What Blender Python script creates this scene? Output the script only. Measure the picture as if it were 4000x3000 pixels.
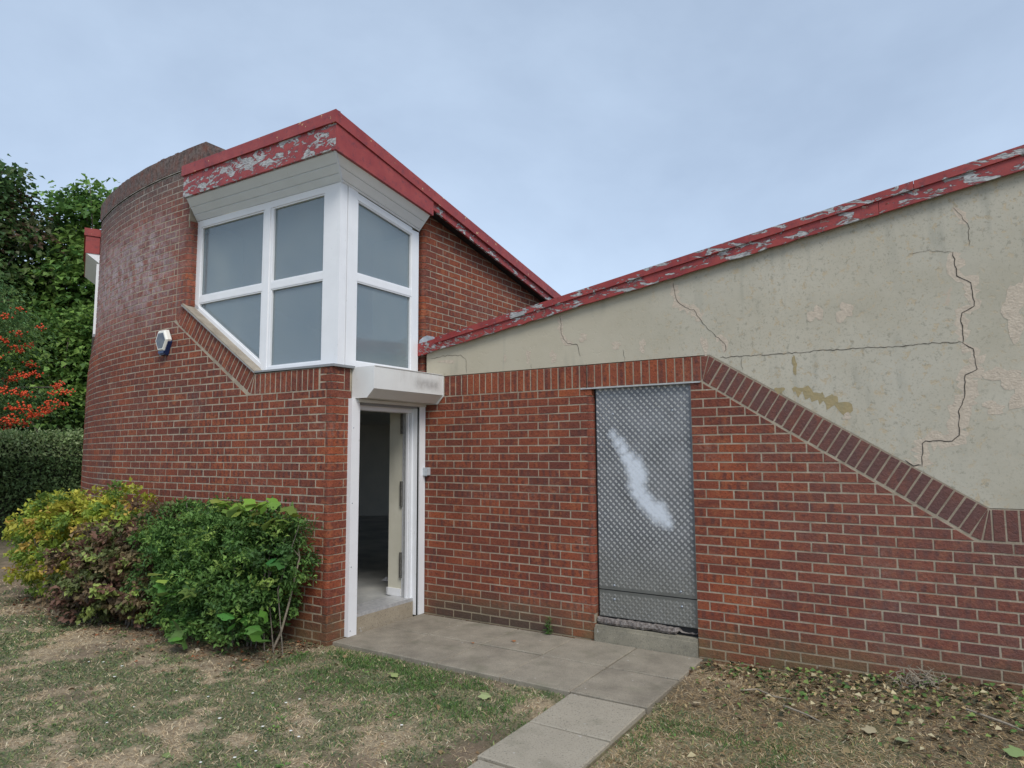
import bpy, math, random
import numpy as np
from mathutils import Matrix, Vector
random.seed(7); RNG = np.random.default_rng(11)
SC = bpy.context.scene; COL = SC.collection
for o in list(bpy.data.objects): bpy.data.objects.remove(o)
R = math.radians

# ------------------------------------------------------------------ camera
CAMPOS = Vector((4.391, -5.595, 1.683)); TH = -0.5666; PIT = 0.0978; ROL = -0.0058
c_, s_ = math.cos(TH), math.sin(TH)
fw = Vector((s_*math.cos(PIT), c_*math.cos(PIT), math.sin(PIT)))
rt = Vector((c_, -s_, 0)); up = rt.cross(fw)
cr = rt*math.cos(ROL) + up*math.sin(ROL); cu = -rt*math.sin(ROL) + up*math.cos(ROL)
cam = bpy.data.cameras.new('camera'); co = bpy.data.objects.new('camera', cam); COL.objects.link(co)
co.matrix_world = Matrix(((cr.x, cu.x, -fw.x, CAMPOS.x), (cr.y, cu.y, -fw.y, CAMPOS.y), (cr.z, cu.z, -fw.z, CAMPOS.z), (0, 0, 0, 1)))
cam.sensor_width = 36; cam.lens = 2630.6/4000*36; cam.clip_end = 3000; cam.clip_start = .05
SC.camera = co

# ------------------------------------------------------------------ world, sun, exposure
SUN_EL, SUN_AZ = R(48), R(128)      # azimuth measured clockwise from +Y
w = bpy.data.worlds.new('World'); SC.world = w; w.use_nodes = True
nt = w.node_tree; nt.nodes.clear(); N = nt.nodes.new; LK = nt.links.new
out = N('ShaderNodeOutputWorld'); bg = N('ShaderNodeBackground'); LK(bg.outputs[0], out.inputs[0]); bg.inputs[1].default_value = .1
sky = N('ShaderNodeTexSky'); sky.sky_type = 'NISHITA'; sky.sun_disc = False; sky.sun_elevation = SUN_EL; sky.sun_rotation = SUN_AZ
sky.air_density = 1.0; sky.dust_density = 1.6; sky.ozone_density = 1.2
tc = N('ShaderNodeTexCoord')
mp = N('ShaderNodeMapping'); mp.inputs['Scale'].default_value = (1.0, 1.0, 1.7); mp.inputs['Location'].default_value = (3.1, .4, .2); LK(tc.outputs['Generated'], mp.inputs[0])
n1 = N('ShaderNodeTexNoise'); n1.inputs['Scale'].default_value = 1.4; n1.inputs['Detail'].default_value = 6; n1.inputs['Roughness'].default_value = .56; n1.inputs['Distortion'].default_value = .2; LK(mp.outputs[0], n1.inputs[0])
r1 = N('ShaderNodeValToRGB'); r1.color_ramp.elements[0].position = .33; r1.color_ramp.elements[1].position = .72
r1.color_ramp.elements[0].color = (2.55, 3.2, 4.2, 1); r1.color_ramp.elements[1].color = (3.8, 4.65, 5.8, 1); LK(n1.outputs['Fac'], r1.inputs[0])
sp = N('ShaderNodeSeparateXYZ'); LK(tc.outputs['Generated'], sp.inputs[0])
mr = N('ShaderNodeMapRange'); mr.inputs['From Min'].default_value = 0; mr.inputs['From Max'].default_value = .65; mr.inputs['To Min'].default_value = 1.12; mr.inputs['To Max'].default_value = .9; LK(sp.outputs['Z'], mr.inputs[0])
vm = N('ShaderNodeVectorMath'); vm.operation = 'SCALE'; LK(r1.outputs[0], vm.inputs[0]); LK(mr.outputs[0], vm.inputs['Scale'])
mx = N('ShaderNodeMix'); mx.data_type = 'RGBA'; mx.inputs[0].default_value = .86; LK(sky.outputs[0], mx.inputs[6]); LK(vm.outputs[0], mx.inputs[7])
LK(mx.outputs[2], bg.inputs[0])
sl = bpy.data.lights.new('sun', 'SUN'); sl.energy = 1.35; sl.angle = R(24); sl.color = (1, .955, .89)
so = bpy.data.objects.new('sun', sl); COL.objects.link(so)
sd = Vector((math.sin(SUN_AZ)*math.cos(SUN_EL), math.cos(SUN_AZ)*math.cos(SUN_EL), math.sin(SUN_EL)))
so.rotation_euler = sd.to_track_quat('Z', 'Y').to_euler()
SC.view_settings.view_transform = 'Standard'; SC.view_settings.look = 'None'; SC.view_settings.gamma = 1
SC.view_settings.exposure = .87; SC.view_settings.use_curve_mapping = False
SC.render.engine = 'CYCLES'

# ------------------------------------------------------------------ material helpers
class Mat:
    def __init__(s, name):
        s.m = bpy.data.materials.new(name); s.m.use_nodes = True; s.t = s.m.node_tree
        s.b = s.t.nodes['Principled BSDF']; s.b.inputs['Roughness'].default_value = .8
    def n(s, typ, **kw):
        nd = s.t.nodes.new('ShaderNode'+typ)
        for k, v in kw.items():
            if k[0] == '_': setattr(nd, k[1:], v)
            else: nd.inputs[k.replace('__', ' ')].default_value = v
        return nd
    def l(s, a, b): s.t.links.new(a, b)
    def pos(s):
        if not hasattr(s, 'P'): s.P = s.n('NewGeometry').outputs['Position']
        return s.P
    def attr(s, nm): return s.n('Attribute', _attribute_name=nm)
    def noise(s, scale, detail=4, rough=.55, vec=None, sc3=None, dist=0):
        nd = s.n('TexNoise', Scale=scale, Detail=detail, Roughness=rough, Distortion=dist)
        v = vec or s.pos()
        if sc3:
            m = s.n('Mapping', Scale=sc3); s.l(v, m.inputs[0]); v = m.outputs[0]
        s.l(v, nd.inputs['Vector']); return nd.outputs['Fac']
    def step(s, v, a, b, lo=0, hi=1):
        m = s.n('MapRange'); m.inputs['From Min'].default_value = a; m.inputs['From Max'].default_value = b
        m.inputs['To Min'].default_value = lo; m.inputs['To Max'].default_value = hi
        s.l(v, m.inputs[0]); return m.outputs[0]
    def math(s, op, a, b=None, c=None):
        m = s.n('Math', _operation=op)
        for i, x in enumerate((a, b, c)):
            if x is None: continue
            if isinstance(x, (int, float)): m.inputs[i].default_value = x
            else: s.l(x, m.inputs[i])
        return m.outputs[0]
    def mix(s, f, a, b, mode='MIX'):
        m = s.n('Mix', _data_type='RGBA', _blend_type=mode)
        for i, x in ((0, f), (6, a), (7, b)):
            if isinstance(x, (int, float)): m.inputs[i].default_value = x
            elif isinstance(x, tuple): m.inputs[i].default_value = (*x, 1)
            else: s.l(x, m.inputs[i])
        return m.outputs[2]
    def xyz(s, v=None):
        nd = s.n('SeparateXYZ'); s.l(v or s.pos(), nd.inputs[0]); return nd.outputs
    def col(s, c):
        if isinstance(c, tuple): s.b.inputs['Base Color'].default_value = (*c, 1)
        else: s.l(c, s.b.inputs['Base Color'])
        return s
    def rough(s, v):
        if isinstance(v, (int, float)): s.b.inputs['Roughness'].default_value = v
        else: s.l(v, s.b.inputs['Roughness'])
        return s
    def bump(s, h, strength=.5, dist=.01):
        b = s.n('Bump', Strength=strength, Distance=dist); s.l(h, b.inputs['Height']); s.l(b.outputs[0], s.b.inputs['Normal']); return s
    def box(s, x0=None, x1=None, y0=None, y1=None, z0=None, z1=None, soft=.1):
        X = s.xyz(); r = None
        for i, (a, b) in enumerate(((x0, x1), (y0, y1), (z0, z1))):
            if a is not None: v = s.step(X[i], a-soft, a+soft); r = v if r is None else s.math('MULTIPLY', r, v)
            if b is not None: v = s.step(X[i], b+soft, b-soft); r = v if r is None else s.math('MULTIPLY', r, v)
        return r

def simple(name, c, rough=.7, c2=None, scale=8, bump=0, bscale=40, metal=0, spec=None):
    m = Mat(name)
    if c2: m.col(m.mix(m.step(m.noise(scale), .35, .65), c, c2))
    else: m.col(c)
    m.rough(rough); m.b.inputs['Metallic'].default_value = metal
    if spec is not None: m.b.inputs['Specular IOR Level'].default_value = spec
    if bump: m.bump(m.noise(bscale, 5), bump, .01)
    return m.m

def brick_mat():
    m = Mat('red_brick'); a = m.attr('tint'); T = m.xyz(a.outputs['Vector']); u = m.xyz(m.attr('loc').outputs['Vector'])
    r = m.n('ValToRGB'); e = r.color_ramp.elements
    e[0].color = (.088, .029, .025, 1); e[0].position = 0; e[1].color = (.36, .098, .030, 1); e[1].position = 1
    for p, c in ((.25, (.140, .040, .027)), (.52, (.215, .052, .026)), (.78, (.32, .076, .029))):
        x = e.new(p); x.color = (*c, 1)
    m.l(m.math('ADD', m.math('MULTIPLY', T[0], .62), m.step(m.noise(1.15, 4, .6), .36, .64, 0, .40)), r.inputs[0]); c = r.outputs[0]
    ph = m.math('MULTIPLY_ADD', T[2], 6.28, m.math('MULTIPLY', u[0], 88))
    band = m.step(m.math('SINE', ph), -.5, .8)
    wob = m.step(m.noise(16, 3), .38, .56)
    f = m.math('MULTIPLY', m.math('MULTIPLY', band, wob), m.step(T[1], .4, .7, 0, .8))
    c = m.mix(f, c, (.062, .029, .030))
    f = m.math('MULTIPLY', m.step(m.noise(13, 3, .6), .5, .62), m.step(T[2], .3, .7, 0, .7)); c = m.mix(f, c, (.34, .11, .045))
    big = m.step(m.noise(1.3, 3), .35, .7); c = m.mix(m.math('MULTIPLY', big, .45), c, (.15, .048, .038))
    fine = m.noise(95, 4, .7); c = m.mix(m.step(fine, .4, .75, 0, .3), c, (.32, .11, .06))
    c = m.mix(m.step(m.noise(42, 4, .65), .52, .66, 0, .65), c, (.06, .022, .020))
    # purple-grey weathering of the lower right wall
    k = m.math('MULTIPLY', m.box(x0=3.45, y0=-.2, y1=.2, z1=2.2, soft=.5), m.step(m.noise(5, 4), .3, .6, .5, .92))
    c = m.mix(k, c, (.165, .10, .092))
    # efflorescence on the drum
    k = m.math('MULTIPLY', m.box(x0=-5.6, x1=-2.9, y1=-.4, z0=3.3, z1=4.45, soft=.4), m.step(m.noise(8, 6, .7), .40, .62, .15, .85))
    c = m.mix(k, c, (.42, .36, .38))
    k = m.math('MULTIPLY', m.step(m.noise(2.1, 5, .7), .52, .66), m.step(m.noise(30, 4, .7), .45, .62, .0, .38)); c = m.mix(k, c, (.33, .22, .18))
    # soot towards the coping
    k = m.math('MULTIPLY', m.box(x1=-1.5, y1=0.4, z0=4.62, soft=.22), m.step(m.noise(9, 4), .3, .6, .5, .92))
    c = m.mix(k, c, m.mix(m.step(m.noise(28, 4, .7), .4, .6), (.07, .058, .054), (.16, .135, .122)))
    # damp algae near the ground
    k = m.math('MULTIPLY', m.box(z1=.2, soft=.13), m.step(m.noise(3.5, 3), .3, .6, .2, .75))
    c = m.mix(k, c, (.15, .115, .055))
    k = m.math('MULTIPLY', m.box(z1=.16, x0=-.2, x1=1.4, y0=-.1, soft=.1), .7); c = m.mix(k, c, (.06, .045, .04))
    # soldier band on the slope is darker and purplish
    X = m.xyz(); ln = m.math('ADD', X[2], m.math('MULTIPLY', m.math('MAXIMUM', m.math('SUBTRACT', X[0], 2.715), 0), .65))
    k = m.math('MULTIPLY', m.math('MULTIPLY', m.step(ln, 2.235, 2.265), m.box(x0=2.75, x1=4.7, y0=-.2, y1=.2, soft=.15)), m.step(m.noise(6, 3), .3, .6, .35, .8)); c = m.mix(k, c, (.12, .066, .062))
    lime = m.math('MULTIPLY', m.step(m.noise(170, 2, .5), .70, .76), .55); c = m.mix(lime, c, (.5, .42, .36))
    m.col(c).rough(m.step(m.noise(30, 2), .3, .7, .72, .9))
    h = m.math('ADD', m.math('MULTIPLY', m.noise(130, 5, .7), .6), m.noise(42, 3, .6)); m.bump(h, 1.0, .008)
    m.b.inputs['Specular IOR Level'].default_value = .35
    return m.m

def mortar_mat():
    m = Mat('mortar'); c = m.mix(m.step(m.noise(9, 4), .3, .7), (.255, .21, .155), (.43, .365, .275))
    X = m.xyz(); ln = m.math('ADD', X[2], m.math('MULTIPLY', m.math('MAXIMUM', m.math('SUBTRACT', X[0], 2.715), 0), .65))
    k = m.math('MULTIPLY', m.step(ln, 2.262, 2.29), m.box(x0=1.2, x1=7, y0=-.2, y1=.2, soft=.6)); c = m.mix(m.math('MULTIPLY', k, .75), c, (.19, .145, .105))
    c = m.mix(m.math('MULTIPLY', m.box(x1=-1.5, y1=.4, z0=4.6, soft=.25), .8), c, m.mix(m.step(m.noise(7, 3), .4, .6), (.20, .18, .165), (.42, .39, .35)))
    c = m.mix(m.math('MULTIPLY', m.box(z1=.15, soft=.15), .5), c, (.22, .18, .09))
    c = m.mix(m.step(m.noise(60, 3), .66, .74, 0, .7), c, (.62, .57, .5))
    m.col(c).bump(m.noise(90, 4), .6, .006); return m.m

def paint_mat(name, amount, sc=(1, 1, 1), cap=False):
    m = Mat(name)
    red = m.mix(m.step(m.noise(5, 4), .3, .7), (.25, .028, .028), (.35, .055, .045))
    red = m.mix(m.step(m.noise(15, 6, .72), .52, .68, 0, .75), red, (.12, .025, .035))
    wood = m.mix(m.step(m.noise(55, 3, .6, sc3=(.5, .5, 2.2)), .35, .65), (.19, .19, .20), (.52, .53, .53))
    pm = m.noise(6.5, 7, .66, sc3=sc, dist=.7)
    big = m.noise(2.3, 2)
    pv = m.math('ADD', pm, m.math('MULTIPLY', m.math('SUBTRACT', big, .5), .15))
    f = m.step(pv, 1-amount, 1-amount+.018)
    edge = m.step(pv, 1-amount-.035, 1-amount)
    c = m.mix(m.math('MULTIPLY', edge, .65), red, (.17, .03, .04)); c = m.mix(f, c, wood)
    if cap: c = m.mix(m.step(m.noise(18, 4, .6), .66, .69), c, (.62, .45, .22))
    m.col(c).rough(m.step(f, 0, 1, .5, .85)); m.bump(m.math('SUBTRACT', m.math('MULTIPLY', m.noise(50, 3), .2), f), .8, .006)
    return m.m

def render_mat():
    m = Mat('cream_render')
    c = m.mix(m.step(m.noise(1.6, 5, .6), .3, .7), (.405, .375, .295), (.52, .48, .39))
    c = m.mix(m.step(m.noise(.8, 3), .45, .75, 0, .55), c, (.425, .415, .36))
    c = m.mix(m.math('MULTIPLY', m.box(x1=1.9, soft=.9), .55), c, (.50, .445, .33))
    bl = m.noise(17, 7, .72, dist=.25); zone = m.math('MULTIPLY', m.step(m.noise(1.1, 3), .32, .5, .15, 1), m.box(x0=2.3, soft=.5))
    c = m.mix(m.math('MULTIPLY', m.step(bl, .56, .60), m.math('MULTIPLY', zone, .85)), c, (.47, .39, .27))
    bl2 = m.noise(24, 6, .72, dist=.3); c = m.mix(m.math('MULTIPLY', m.step(bl2, .57, .62), m.math('MULTIPLY', zone, .55)), c, (.25, .24, .19)); c = m.mix(m.math('MULTIPLY', m.step(m.noise(75, 3, .6), .58, .66), m.math('MULTIPLY', zone, .45)), c, (.27, .255, .20))
    big = m.noise(3.2, 5, .6, dist=.6); c = m.mix(m.math('MULTIPLY', m.step(big, .64, .655), m.box(x0=4.45, soft=.2)), c, (.50, .40, .31))
    # run-off streaks of dirt below the fascia
    st = m.math('MULTIPLY', m.step(m.noise(9, 3, .5, sc3=(1, 1, .12)), .52, .7), m.step(m.noise(1.7, 2), .45, .6)); c = m.mix(m.math('MULTIPLY', st, .4), c, (.21, .22, .19))
    m.col(c).rough(.85); h = m.math('ADD', m.noise(14, 5, .6), m.math('MULTIPLY', m.step(bl, .57, .63), -.8)); m.bump(h, .3, .005); return m.m

def slab_mat(name='paving_concrete', a=(.175, .152, .117), b=(.315, .277, .215)):
    m = Mat(name); t = m.xyz(m.attr('tint').outputs['Vector'])
    c = m.mix(m.step(m.noise(4, 5, .65), .3, .7), a, b)
    c = m.mix(m.step(t[0], 0, 2, 0, .75), c, (.37, .33, .26))
    c = m.mix(m.step(m.noise(90, 3, .6), .55, .68, 0, .65), c, (.10, .09, .075))
    c = m.mix(m.step(m.noise(110, 3, .6, sc3=(1, 1.2, 1)), .62, .68, 0, .6), c, (.44, .42, .36))
    c = m.mix(m.step(m.noise(17, 3, .5), .70, .73, 0, .75), c, (.46, .44, .40))
    c = m.mix(m.step(m.noise(3, 4, .6), .55, .75, 0, .5), c, (.12, .12, .075))
    m.col(c).rough(.9).bump(m.noise(110, 4, .7), .5, .006); return m.m

def metal_mat():
    m = Mat('tread_plate_metal'); m.b.inputs['Metallic'].default_value = .8
    X = m.xyz()
    c = m.mix(m.step(m.noise(5, 4), .3, .7), (.15, .155, .165), (.24, .245, .255))
    glint = m.xyz(m.attr('tint').outputs['Vector'])[0]; c = m.mix(m.step(glint, .6, 1), c, (.95, .95, .93))  # painted glint: tread bars of one diagonal get a bright colour
    dull = m.math('MULTIPLY', m.box(z1=.7, soft=.25), .6); c = m.mix(dull, c, (.27, .265, .23))
    c = m.mix(m.step(m.noise(14, 5, .7), .6, .75, 0, .5), c, (.2, .2, .19))
    pts = [(1.89, 1.81, .05), (1.93, 1.75, .06), (1.98, 1.68, .06), (2.03, 1.60, .08), (2.08, 1.53, .095), (2.11, 1.46, .10), (2.09, 1.38, .085), (2.12, 1.31, .085), (2.17, 1.25, .085), (2.22, 1.19, .085), (2.28, 1.15, .10), (2.33, 1.10, .07), (2.37, 1.05, .05)]
    f = None
    wob = m.math('MULTIPLY', m.math('SUBTRACT', m.noise(13, 4, .65), .5), .11)
    for i, (px, pz, pr) in enumerate(pts):
        d = m.math('SQRT', m.math('ADD', m.math('POWER', m.math('SUBTRACT', X[0], px), 2), m.math('POWER', m.math('SUBTRACT', X[2], pz), 2)))
        g = m.step(m.math('ADD', d, wob), pr+.022, pr-.045); f = g if f is None else m.math('MAXIMUM', f, g)
    f = m.math('MULTIPLY', f, .82)
    c = m.mix(f, c, (.72, .77, .84)); m.col(c)
    m.l(m.math('MULTIPLY', m.step(f, 0, 1, .8, .0), m.step(glint, .6, 1, 1, .25)), m.b.inputs['Metallic']); m.rough(m.step(m.noise(22, 4), .3, .7, .38, .52)); m.bump(m.noise(60, 3), .08, .004)
    return m.m

def upvc(name, c=(.81, .82, .84), stain=None):
    m = Mat(name); k = m.mix(m.step(m.noise(6, 4), .4, .75, 0, .35), c, tuple(x*.86 for x in c))
    k = m.mix(m.step(m.noise(30, 3), .68, .76, 0, .35), k, (.45, .44, .40))
    if stain:
        f = m.math('MULTIPLY', m.box(x0=-.06, y0=-.46, y1=-.08, z0=2.325, z1=2.385, soft=.045), m.step(m.noise(22, 5, .7), .3, .6, .35, .9))
        k = m.mix(f, k, (.17, .16, .155))
        f = m.math('MULTIPLY', m.box(x0=-.06, y0=-.75, y1=.0, z0=2.28, soft=.08), m.step(m.noise(16, 4, .6, sc3=(1, 1, .2)), .5, .75, 0, .45)); k = m.mix(f, k, (.45, .42, .37))
    m.col(k).rough(.38); return m.m

def leaf_mat(name, trans=.35, rough=.55):
    m = Mat(name); a = m.attr('tint').outputs['Color']; m.col(a); m.rough(rough); m.b.inputs['Specular IOR Level'].default_value = .3
    tr = m.n('BsdfTranslucent'); m.l(a, tr.inputs[0]); mx = m.n('MixShader'); mx.inputs[0].default_value = trans
    m.l(m.b.outputs[0], mx.inputs[1]); m.l(tr.outputs[0], mx.inputs[2]); m.l(mx.outputs[0], m.t.nodes['Material Output'].inputs[0]); return m.m

def glass_mat():
    m = Mat('frosted_glass'); m.col(m.mix(m.step(m.noise(2.2, 2), .3, .7), (.26, .335, .395), (.325, .39, .43)))
    m.rough(.12); m.b.inputs['Specular IOR Level'].default_value = 1; m.b.inputs['IOR'].default_value = 1.75
    m.bump(m.noise(160, 3), .04, .003)
    tr = m.n('BsdfTransparent', Color=(.78, .82, .78, 1)); mx = m.n('MixShader'); mx.inputs[0].default_value = .5
    m.l(m.b.outputs[0], mx.inputs[1]); m.l(tr.outputs[0], mx.inputs[2]); m.l(mx.outputs[0], m.t.nodes['Material Output'].inputs[0]); return m.m

def ground_mat():
    m = Mat('dry_lawn'); T = m.xyz(m.attr('tint').outputs['Vector'])
    c = m.mix(m.step(m.noise(14, 6, .8), .38, .62), (.25, .18, .11), (.58, .46, .30))
    c = m.mix(m.step(m.noise(45, 3, .7), .5, .66, 0, .75), c, (.13, .09, .055))
    c = m.mix(m.step(m.noise(70, 4, .7), .45, .7, 0, .6), c, (.62, .52, .36))
    c = m.mix(m.math('MULTIPLY', T[0], m.step(m.noise(40, 4, .7), .3, .6, .3, .9)), c, (.12, .135, .06))
    c = m.mix(m.math('MULTIPLY', T[1], .8), c, (.17, .12, .08))
    m.col(c).rough(.95).bump(m.noise(60, 5, .75), .9, .03); return m.m

M = dict(brick=brick_mat(), mortar=mortar_mat(), peel=paint_mat('peeling_red_paint', .49, (1.3, 1.3, 2.8)), red=paint_mat('red_paint', .30, (1, 1, 2)),
         capred=paint_mat('red_cap_paint', .29, (1, 1, 2), True), wing=paint_mat('flaking_red_paint', .455, (1, 1, 3)), render=render_mat(),
         slab=slab_mat(), step=slab_mat('step_concrete', (.15, .14, .105), (.33, .30, .225)), pebble=slab_mat('exposed_aggregate', (.28, .23, .16), (.42, .36, .27)),
         plate=metal_mat(), white=upvc('white_frame'), shutter=upvc('shutter_white', (.72, .725, .71), True), soffit=upvc('soffit_shaded', (.76, .82, .91)),  # front soffit colour carries a cool shade tone; side soffit is its lit copy
         soffitd=upvc('soffit_lit', (.83, .85, .88)), under=upvc('shutter_underside', (.66, .655, .62)),
         glass=glass_mat(), lead=simple('lead_flashing', (.38, .42, .47), .45, (.55, .58, .62), 20, .6, 25, .5), sill=simple('grey_sill', (.25, .26, .27), .6),
         brownsill=simple('weathered_sill', (.26, .22, .17), .75, (.34, .30, .24), 9), dark=simple('dark_gap', (.012, .012, .013), .6),
         roof=simple('roof_felt', (.07, .07, .072), .9, (.11, .11, .11), 5, .5, 60), cream=simple('cream_wall', (.64, .62, .52), .8, (.57, .55, .45), 4),
         inwall=simple('indoor_wall', (.50, .49, .44), .9, (.56, .54, .48), 3), infloor=simple('indoor_floor', (.26, .27, .27), .75, (.42, .42, .40), 2.5, .2, 30),
         alu=simple('aluminium', (.42, .43, .44), .45, (.55, .55, .55), 25, .2, 80, .3), hinge=simple('old_hinge', (.10, .10, .09), .6, (.2, .19, .17), 60, .5, 90, .4),
         rot=simple('rotten_wood', (.10, .08, .07), .95, (.30, .27, .25), 45, 1, 70), terra=simple('terracotta', (.42, .17, .10), .8, (.36, .15, .09), 10),
         crack=simple('crack_shadow', (.07, .06, .05), .95), flake=simple('bare_plaster', (.56, .48, .385), .9, (.47, .40, .32), 25, .5, 70),
         ochre=simple('ochre_undercoat', (.36, .285, .15), .9, (.31, .26, .15), 20, .4, 50), ground=ground_mat(),
         leaf=leaf_mat('leaf', .42), litter=leaf_mat('litter_leaf', .12, .8), grass=leaf_mat('grass_blade', .3, .7),
         bark=simple('bark', (.12, .10, .08), .95, (.20, .175, .14), 30, 1, 50), palebark=simple('pale_stem', (.34, .29, .22), .9, (.24, .20, .15), 40, .5, 80),
         alarm=simple('alarm_white', (.78, .77, .71), .35), lens=simple('alarm_lens', (.06, .075, .10), .12, (.12, .13, .14), 18), blue=simple('alarm_blue', (.012, .03, .10), .25),
         keybox=simple('key_switch_grey', (.50, .54, .57), .45, (.42, .45, .47), 40), black=simple('black_mark', (.02, .02, .02), .6), bolt=simple('bolt_steel', (.30, .33, .37), .35, metal=.6),
         paper=simple('crumpled_paper', (.55, .56, .60), .8), core=simple('core_shade', (.02, .024, .012), .95), berry=simple('orange_berry', (.66, .075, .02), .4), tarmac=simple('tarmac', (.09, .09, .09), .9, (.13, .13, .125), 12, .4, 60))  # core: near-black inner shade for the box inside the hedge

# ------------------------------------------------------------------ mesh helpers
V3 = lambda *a: np.array(a, float)
class Fr:
    """flat frame: origin, u axis, w outward normal; v is world up"""
    def __init__(s, O, U, W): s.O = np.array(O, float); s.U = np.array(U, float); s.V = V3(0, 0, 1); s.W = np.array(W, float); s.left = np.dot(np.cross(s.U, s.V), s.W) < 0
    def p(s, u, v, w=0): return s.O + s.U*u + s.V*v + s.W*w
class MB:
    def __init__(s): s.v = []; s.f = []; s.t = []; s.l = []
    def add(s, vs, fs, tint=(.5, .5, .5), loc=None):
        b = len(s.v); s.v += [tuple(map(float, p)) for p in vs]; s.f += [tuple(i+b for i in f) for f in fs]
        s.t += [(*tint, 1)]*len(vs); s.l += [tuple(map(float, q)) for q in loc] if loc is not None else [(0, 0, 0)]*len(vs); return s
    def mesh(s, name, mat, smooth=False):
        me = bpy.data.meshes.new(name); me.from_pydata(s.v, [], s.f)
        a = me.attributes.new('tint', 'FLOAT_COLOR', 'POINT'); a.data.foreach_set('color', np.array(s.t, np.float32).ravel())
        a = me.attributes.new('loc', 'FLOAT_VECTOR', 'POINT'); a.data.foreach_set('vector', np.array(s.l, np.float32).ravel())
        me.materials.append(mat)
        if smooth: me.polygons.foreach_set('use_smooth', [True]*len(me.polygons))
        me.update(); return me
    def build(s, name, mat, parent=None, smooth=False, **kw):
        o = bpy.data.objects.new(name, s.mesh(name, mat, smooth)); COL.objects.link(o)
        if parent is not None: o.parent = parent
        for k, v in kw.items(): o[k] = v
        return o
    def slab(s, fr, poly, w0, w1, tint=(.5, .5, .5)):
        """extrude polygon (u,v) from depth w0 (back) to w1 (front)"""
        P = list(poly); area = sum(P[i][0]*P[(i+1) % len(P)][1]-P[(i+1) % len(P)][0]*P[i][1] for i in range(len(P)))
        if (area < 0) != fr.left: P = P[::-1]
        n = len(P); vs = [fr.p(u, v, w0) for u, v in P]+[fr.p(u, v, w1) for u, v in P]
        fs = [tuple(range(n, 2*n)), tuple(range(n-1, -1, -1))]+[(i, (i+1) % n, n+(i+1) % n, n+i) for i in range(n)]
        return s.add(vs, fs, tint)
    def box(s, x0, x1, y0, y1, z0, z1, tint=(.5, .5, .5)):
        return s.slab(Fr((0, 0, 0), (1, 0, 0), (0, -1, 0)), [(x0, z0), (x1, z0), (x1, z1), (x0, z1)], -y1, -y0, tint)
    def bar(s, fr, a, b, wd, w0, w1):
        a = np.array(a, float); b = np.array(b, float); d = (b-a)/np.linalg.norm(b-a); n = np.array([-d[1], d[0]])*wd/2
        return s.slab(fr, [tuple(a-n), tuple(b-n), tuple(b+n), tuple(a+n)], w0, w1)
    def tube(s, pts, rads, n=8, tint=(.5, .5, .5)):
        pts = [np.array(p, float) for p in pts]; vs = []; fs = []
        for i, p in enumerate(pts):
            d = pts[min(i+1, len(pts)-1)]-pts[max(i-1, 0)]; d /= np.linalg.norm(d)+1e-9
            a = np.cross(d, V3(.3, .9, .2)); a /= np.linalg.norm(a); b = np.cross(d, a)
            for k in range(n):
                t = 2*math.pi*k/n; vs.append(p+(a*math.cos(t)+b*math.sin(t))*rads[i])
        for i in range(len(pts)-1):
            for k in range(n): k2 = (k+1) % n; fs.append((i*n+k, i*n+k2, (i+1)*n+k2, (i+1)*n+k))
        fs += [tuple(range(n-1, -1, -1)), tuple((len(pts)-1)*n+k for k in range(n))]
        return s.add(vs, fs, tint)
def empty(name, loc, label, cat, **kw):
    o = bpy.data.objects.new(name, None); COL.objects.link(o); o.location = loc; o['label'] = label; o['category'] = cat
    for k, v in kw.items(): o[k] = v
    return o
def tag(o, label, cat, **kw):
    o['label'] = label; o['category'] = cat
    for k, v in kw.items(): o[k] = v
    return o
def clip(poly, a, b, c):
    """keep a*u+b*v<=c"""
    out = []
    for i in range(len(poly)):
        p, q = poly[i], poly[(i+1) % len(poly)]; dp = a*p[0]+b*p[1]-c; dq = a*q[0]+b*q[1]-c
        if dp <= 0: out.append(p)
        if dp*dq < 0: t = dp/(dp-dq); out.append((p[0]+(q[0]-p[0])*t, p[1]+(q[1]-p[1])*t))
    return out
def area(P): return abs(sum(P[i][0]*P[(i+1) % len(P)][1]-P[(i+1) % len(P)][0]*P[i][1] for i in range(len(P))))/2
def inset(P, d):
    cx = sum(p[0] for p in P)/len(P); cy = sum(p[1] for p in P)/len(P); n = len(P); o = []
    sg = 1 if sum(P[i][0]*P[(i+1) % n][1]-P[(i+1) % n][0]*P[i][1] for i in range(n)) > 0 else -1
    L = []
    for i in range(n):
        ax, ay = P[i]; bx, by = P[(i+1) % n]; l = math.hypot(bx-ax, by-ay) or 1e-6; nx, ny = -(by-ay)/l*sg, (bx-ax)/l*sg
        L.append((nx, ny, nx*ax+ny*ay+d))
    for i in range(n):
        a, b, c = L[i-1]; e, f, g = L[i]; det = a*f-b*e
        o.append(((c*f-b*g)/det, (a*g-c*e)/det) if abs(det) > .05 else (P[i][0]+(cx-P[i][0])*.05, P[i][1]+(cy-P[i][1])*.05))
    return o

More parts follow.
